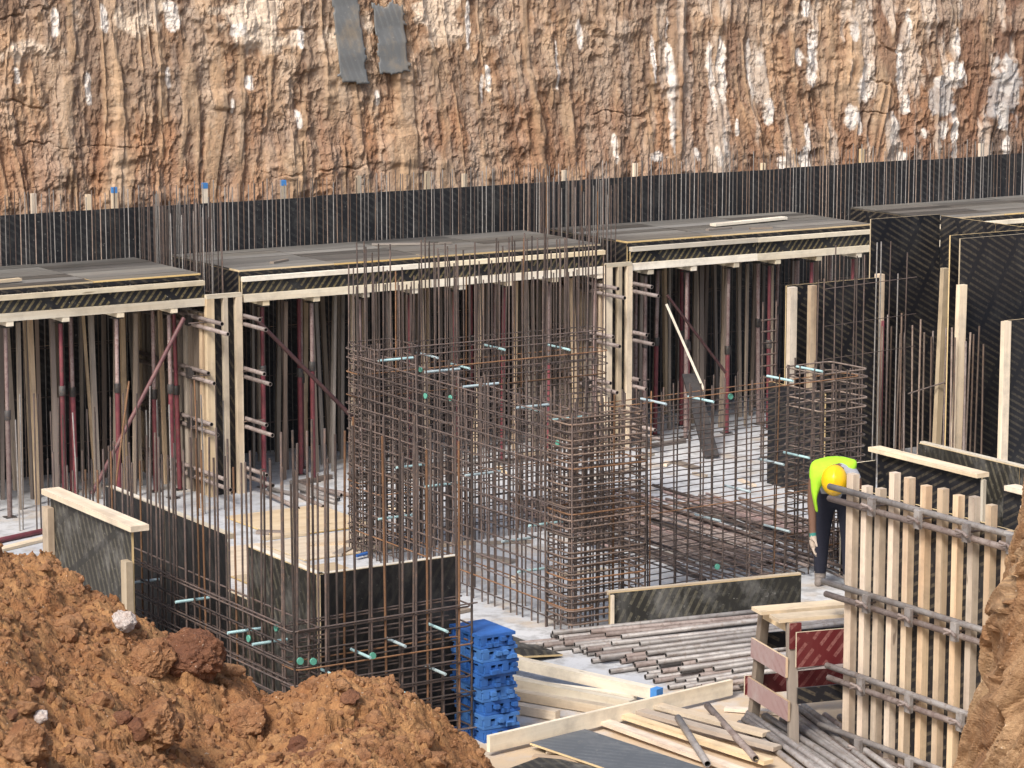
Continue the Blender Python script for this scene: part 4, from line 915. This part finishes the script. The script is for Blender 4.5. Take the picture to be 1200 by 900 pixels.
for i in range(34):
    u = rnd.uniform(14.2, 21.5); v = rnd.uniform(24.2, 30.3); L = rnd.uniform(0.15, 0.6); a = rnd.uniform(0, 6.28); mt = rnd.choice(('oldwood', 'pine', 'stud', 'darkwood'))
    cn = {'oldwood': 'grey', 'pine': 'yellowish', 'stud': 'tan', 'darkwood': 'dark'}[mt]; ln_ = 'short' if L < 0.35 else 'longer'
    tag(plank('wood_offcut', (u, v, 0.02), (u + L * math.cos(a), v + L * math.sin(a), 0.02), rnd.choice((0.05, 0.08, 0.11)), 0.03, mt), '%s %s wood offcut littering the pale concrete floor' % (ln_, cn), 'offcut', '%s %s offcuts on the concrete floor' % (ln_, cn))
for i in range(6):
    u = rnd.uniform(12.5, 24.0); v = rnd.uniform(31.2, 32.4); L = rnd.uniform(0.3, 0.9); a = rnd.uniform(-.5, .5)
    tag(plank('wood_offcut', (u, v, 2.672), (u + L * math.cos(a), v + L * math.sin(a), 2.672), 0.06, 0.025, 'oldwood'), 'greyish offcut left lying on top of the slab decks', 'offcut', 'offcuts on the decks')
# ------------------------------------------------------------------ blue plastic stack
def blue_panel(z, dx, dy, i):
    t = thing('plastic_panel', '%s blue plastic formwork panel of the stack beside the nearest cage' % ('topmost', 'second highest', 'third highest', 'fourth highest', 'fifth highest', 'sixth highest', 'seventh highest', 'lowest')[i], 'plastic panel', (12.60 + dx, 20.62 + dy, z), R(rnd.uniform(-2, 2)), 'blue plastic panels in the stack')
    H = 0.112; W, D = 0.35, 0.5; B = 'blue_old' if i in (1, 4, 6) else 'blue'
    box('web', (W - 0.03, D - 0.03, H * 0.45), (0, 0, H * 0.32), B, t)
    box('rim', (W, D, 0.026), (0, 0, H - 0.013), B, t)
    box('rim', (W, D, 0.022), (0, 0, 0.011), B, t)
    for k_ in range(4):
        box('rib', (0.022 if k_ % 2 else 0.06, 0.022, H - 0.05), (-W / 2 + 0.04 + k_ * 0.088, -D / 2 + 0.012, H / 2), B, t)
        box('rib', (0.022, 0.02 if k_ % 2 else 0.07, H - 0.05), (-W / 2 + 0.012, -D / 2 + 0.06 + k_ * 0.125, H / 2), B, t)
        box('lug', (0.045, 0.05, 0.034), (-W / 2 + 0.07 + rnd.uniform(0, .24), -D / 2 - 0.012, rnd.choice((0.03, 0.07))), B, t)
    return t
for i in range(8): blue_panel(0.812 - i * 0.116, rnd.uniform(-.012, .012) + (0.006 * i if i > 3 else 0), rnd.uniform(-.015, .015), i)

# ------------------------------------------------------------------ trestle with film boards
tr = thing('trestle', 'timber trestle clad with dark red and black boards, left of the stud panel', 'trestle', (14.66, 19.29, 0), R(-13))
for x in (0.0, 1.55):
    for s in (-1, 1):
        plank('leg', (x, s * 0.42, 0.0), (x + (0.03 if x == 0 else -.03), s * 0.27, 1.05), 0.085, 0.06, 'oldwood', tr)
    for z in (0.32, 0.68):
        hw = 0.44 - 0.16 * z
        box('cross_rail', (0.022, hw * 2 + 0.06, 0.17), (x - 0.045 if x == 0 else x + 0.045, 0, z), 'film_pink', tr, edge='stud')
    box('head_rail', (0.06, 0.66, 0.09), (x + (0.03 if x == 0 else -.03), 0, 1.0), 'pine', tr)
for i, y_ in enumerate((-0.20, 0.10)):
    box('top_board', (1.75, 0.20, 0.03), (0.78 - 0.03 * i, y_, 1.066 + 0.0), 'pine', tr)
box('front_board', (1.5, 0.021, 0.30), (0.78, -0.375, 0.83), 'film_red', tr, edge='pine_pale')
box('front_board', (1.45, 0.021, 0.135), (0.75, -0.425, 0.45), 'film', tr, edge='darksteel')
box('rear_board', (1.6, 0.021, 0.17), (0.72, 0.43, 0.33), 'film_red', tr, edge='pine_pale')
box('rear_board', (1.5, 0.021, 0.14), (0.78, 0.385, 0.72), 'film', tr, edge='darksteel')
box('red_cleat', (0.10, 0.021, 0.22), (0.04, -0.335, 1.0 - 0.06), 'film_red', tr)
tag(rod('pin', (15.7, 19.2, 0.02), (15.85, 18.95, 0.16), 0.014, 'rustpipe', None, 8), 'small rusty pin on the floor under the trestle boards', 'pin')

# ------------------------------------------------------------------ fabric scraps hung on the pit face
def scrap(u0, u1, z0, z1, label, seed):
    a = np.linspace(u0, u1, 24); b = np.linspace(z0, z1, 40); A, B = np.meshgrid(a, b)
    ii = np.clip(np.searchsorted(us, A), 0, len(us) - 1); jj = np.clip(np.searchsorted(zs, B), 0, len(zs) - 1)
    f = Vv[jj, ii].min(axis=None) * 0 + Vv[jj, ii]
    y = 34.55 + (B - 3) * 0.10 - 0.115 - 0.02 * fbm(A * 2.5, B * 2, seed) - 0.03 * np.abs(((B - z0) % 0.43) / 0.43 - 0.5)
    A2 = A + 0.06 * (fbm(B * 1.7, A * 0.4, seed + 3) - 0.5) + 0.07 * (1 - (B - z0) / (z1 - z0)); B2 = B + 0.10 * (fbm(A * 5, B * 0, seed + 5) - 0.5)
    me = gridmesh('sheet', A2, y, B2, 'cloth')
    ew = np.minimum(np.minimum(A - u0, u1 - A), np.minimum(B - z0, z1 - B)); gone = (ew < 0.11 * (fbm(A * 9, B * 9, seed + 9, 3) - 0.25))
    bmm = bmesh.new(); bmm.from_mesh(me); bmm.verts.ensure_lookup_table(); gr = gone.ravel()
    bmesh.ops.delete(bmm, geom=[v for v in bmm.verts if gr[v.index]], context='VERTS'); bmm.to_mesh(me); bmm.free()
    uvl = me.uv_layers.new(name='UVMap').data
    for l in me.loops: c = me.vertices[l.vertex_index].co; uvl[l.index].uv = (c.x, c.z)
    o = new('fabric_sheet', me); md = o.modifiers.new('thick', 'SOLIDIFY'); md.thickness = 0.012
    return tag(o, label, 'fabric sheet')
scrap(18.80, 19.30, 4.50, 5.75, 'grey torn fabric sheet hanging on the earth face, left and lower of two', 201)
scrap(19.43, 19.98, 4.62, 5.62, 'grey fabric sheet on the earth face, right and higher-ending of two', 211)

# ------------------------------------------------------------------ the worker, bent over, facing the lookout
def skin_mesh(nodes, edges, sub=2):
    me = bpy.data.meshes.new('skel'); me.from_pydata([n_[0] for n_ in nodes], edges, [])
    o = bpy.data.objects.new('skel', me); COL.objects.link(o)
    md = o.modifiers.new('skin', 'SKIN'); md.use_smooth_shade = True
    for i, sv in enumerate(me.skin_vertices[0].data):
        rr = nodes[i][1]; sv.radius = rr if isinstance(rr, tuple) else (rr, rr); sv.use_root = (i == 0)
    s_ = o.modifiers.new('sub', 'SUBSURF'); s_.levels = sub; s_.render_levels = sub
    dg = bpy.context.evaluated_depsgraph_get(); out = bpy.data.meshes.new_from_object(o.evaluated_get(dg))
    bpy.data.objects.remove(o); bpy.data.meshes.remove(me)
    return out
wk = thing('person', 'worker in yellow helmet and lime vest bending down beside the stud panel', 'person', (18.52, 23.36, 0), R(230)); wk.scale = (1.08, 1.08, 1.08)
# local axes: +X is the way he faces, +Y his left
nd = [((0.0, 0, 0.93), (0.15, 0.16)), ((0.12, 0, 1.06), (0.15, 0.15)), ((0.27, 0, 1.17), (0.16, 0.14)), ((0.40, 0, 1.21), (0.15, 0.12)), ((0.50, 0, 1.20), 0.065),
      ((0.56, 0, 1.19), 0.07), ((0.63, 0, 1.15), (0.095, 0.10)), ((0.69, 0, 1.08), 0.075)]
ed = [(i, i + 1) for i in range(7)]
reg = ['trousers', 'shirt', 'shirt', 'shirt', 'skin', 'skin', 'skin', 'skin']
def chain(start, pts, mats):
    p = start
    for (co, r_), m_ in zip(pts, mats):
        nd.append((co, r_)); ed.append((p, len(nd) - 1)); reg.append(m_); p = len(nd) - 1
    return p
for s in (-1, 1):
    chain(0, [((0.02, s * 0.11, 0.84), 0.12), ((0.05 + 0.03 * s, s * 0.13, 0.50), 0.085), ((0.0 + 0.05 * s, s * 0.14, 0.12), 0.066), ((0.01 + 0.05 * s, s * 0.14, 0.045), 0.055), ((0.15 + 0.05 * s, s * 0.155, 0.035), (0.05, 0.038))],
          ['trousers', 'trousers', 'trousers', 'boot', 'boot'])
    ph = chain(3, [((0.42, s * 0.19, 1.14), 0.07), ((0.40, s * 0.215, 0.87), 0.047), ((0.42, s * 0.20, 0.60), 0.033), ((0.43, s * 0.197, 0.56), (0.036, 0.024)), ((0.44, s * 0.195, 0.49), (0.042, 0.02))],
               ['shirt', 'skin', 'skin', 'gloveband', 'glove'])
    for k_, (dy, ln) in enumerate(((-0.03, 0.075), (-0.01, 0.088), (0.01, 0.082), (0.03, 0.065))):
        chain(ph, [((0.445 + dy, s * 0.19, 0.445), 0.0105), ((0.455 + dy, s * 0.18, 0.46 - ln * 0.6), 0.0095), ((0.465 + dy, s * 0.16, 0.465 - ln), 0.008)], ['glove'] * 3)
    chain(ph - 1, [((0.48, s * 0.17, 0.525), 0.012), ((0.50, s * 0.155, 0.48), 0.010)], ['glove'] * 2)
bm_ = skin_mesh(nd, ed)
mats = ['skin', 'shirt', 'trousers', 'boot', 'glove', 'gloveband']
for m_ in mats: bm_.materials.append(M[m_])
segs = [(Vector(nd[a][0]), Vector(nd[b][0]), reg[b]) for a, b in ed]
for p in bm_.polygons:
    best, bd = None, 9
    for a, b, m_ in segs:
        d_ = b - a; t_ = max(0, min(1, (p.center - a).dot(d_) / d_.length_squared)); q = (p.center - a - d_ * t_).length
        if q < bd: best, bd = m_, q
    p.material_index = mats.index(best); p.use_smooth = True
body = new('body', bm_, wk)
vn_ = [((-0.04, 0, 1.0), (0.185, 0.175)), ((0.12, 0, 1.08), (0.18, 0.175)), ((0.27, 0, 1.19), (0.185, 0.165)), ((0.39, 0, 1.225), (0.165, 0.135)),
       ((0.41, -0.175, 1.165), 0.105), ((0.41, 0.175, 1.165), 0.105), ((0.46, -0.19, 0.95), (0.05, 0.02)), ((0.40, -0.17, 0.80), (0.055, 0.016))]
vm = skin_mesh(vn_, [(0, 1), (1, 2), (2, 3), (3, 4), (3, 5), (4, 6), (6, 7)])
vm.materials.append(M['lime'])
for p in vm.polygons: p.use_smooth = True
vest = new('vest', vm, wk)
vs, fs = tubegeo([(0.02 + 0.0 * math.cos(t), 0.195 * math.cos(t), 1.035 + 0.19 * math.sin(t)) for t in [2 * math.pi * i / 20 for i in range(20)]], 0.022, True, 6)
new('reflective_band', mesh('band', vs, fs, 'reflect', True), vest)
# helmet: shell, ridge and peak
hm = bmesh.new(); bmesh.ops.create_uvsphere(hm, u_segments=24, v_segments=14, radius=1)
bmesh.ops.delete(hm, geom=[v for v in hm.verts if v.co.z < -0.12], context='VERTS')
for v in hm.verts:
    x, y, z = v.co; rdg = 0.012 * math.exp(-(y / 0.16) ** 2) * max(0, z)
    br_ = 0.022 if z < -0.02 else 0
    v.co = Vector((x * (0.148 + br_) + (0.035 if z < -0.02 and x > 0.2 else 0), y * (0.123 + br_ * 0.7), z * 0.145 + rdg * 1.3))
hme = bpy.data.meshes.new('helmet'); hm.to_mesh(hme); hm.free(); hme.materials.append(M['helmet'])
for p in hme.polygons: p.use_smooth = True
ho = new('helmet', hme, wk, (0.655, 0, 1.15), (0, R(66), 0))
md = ho.modifiers.new('thick', 'SOLIDIFY'); md.thickness = 0.004
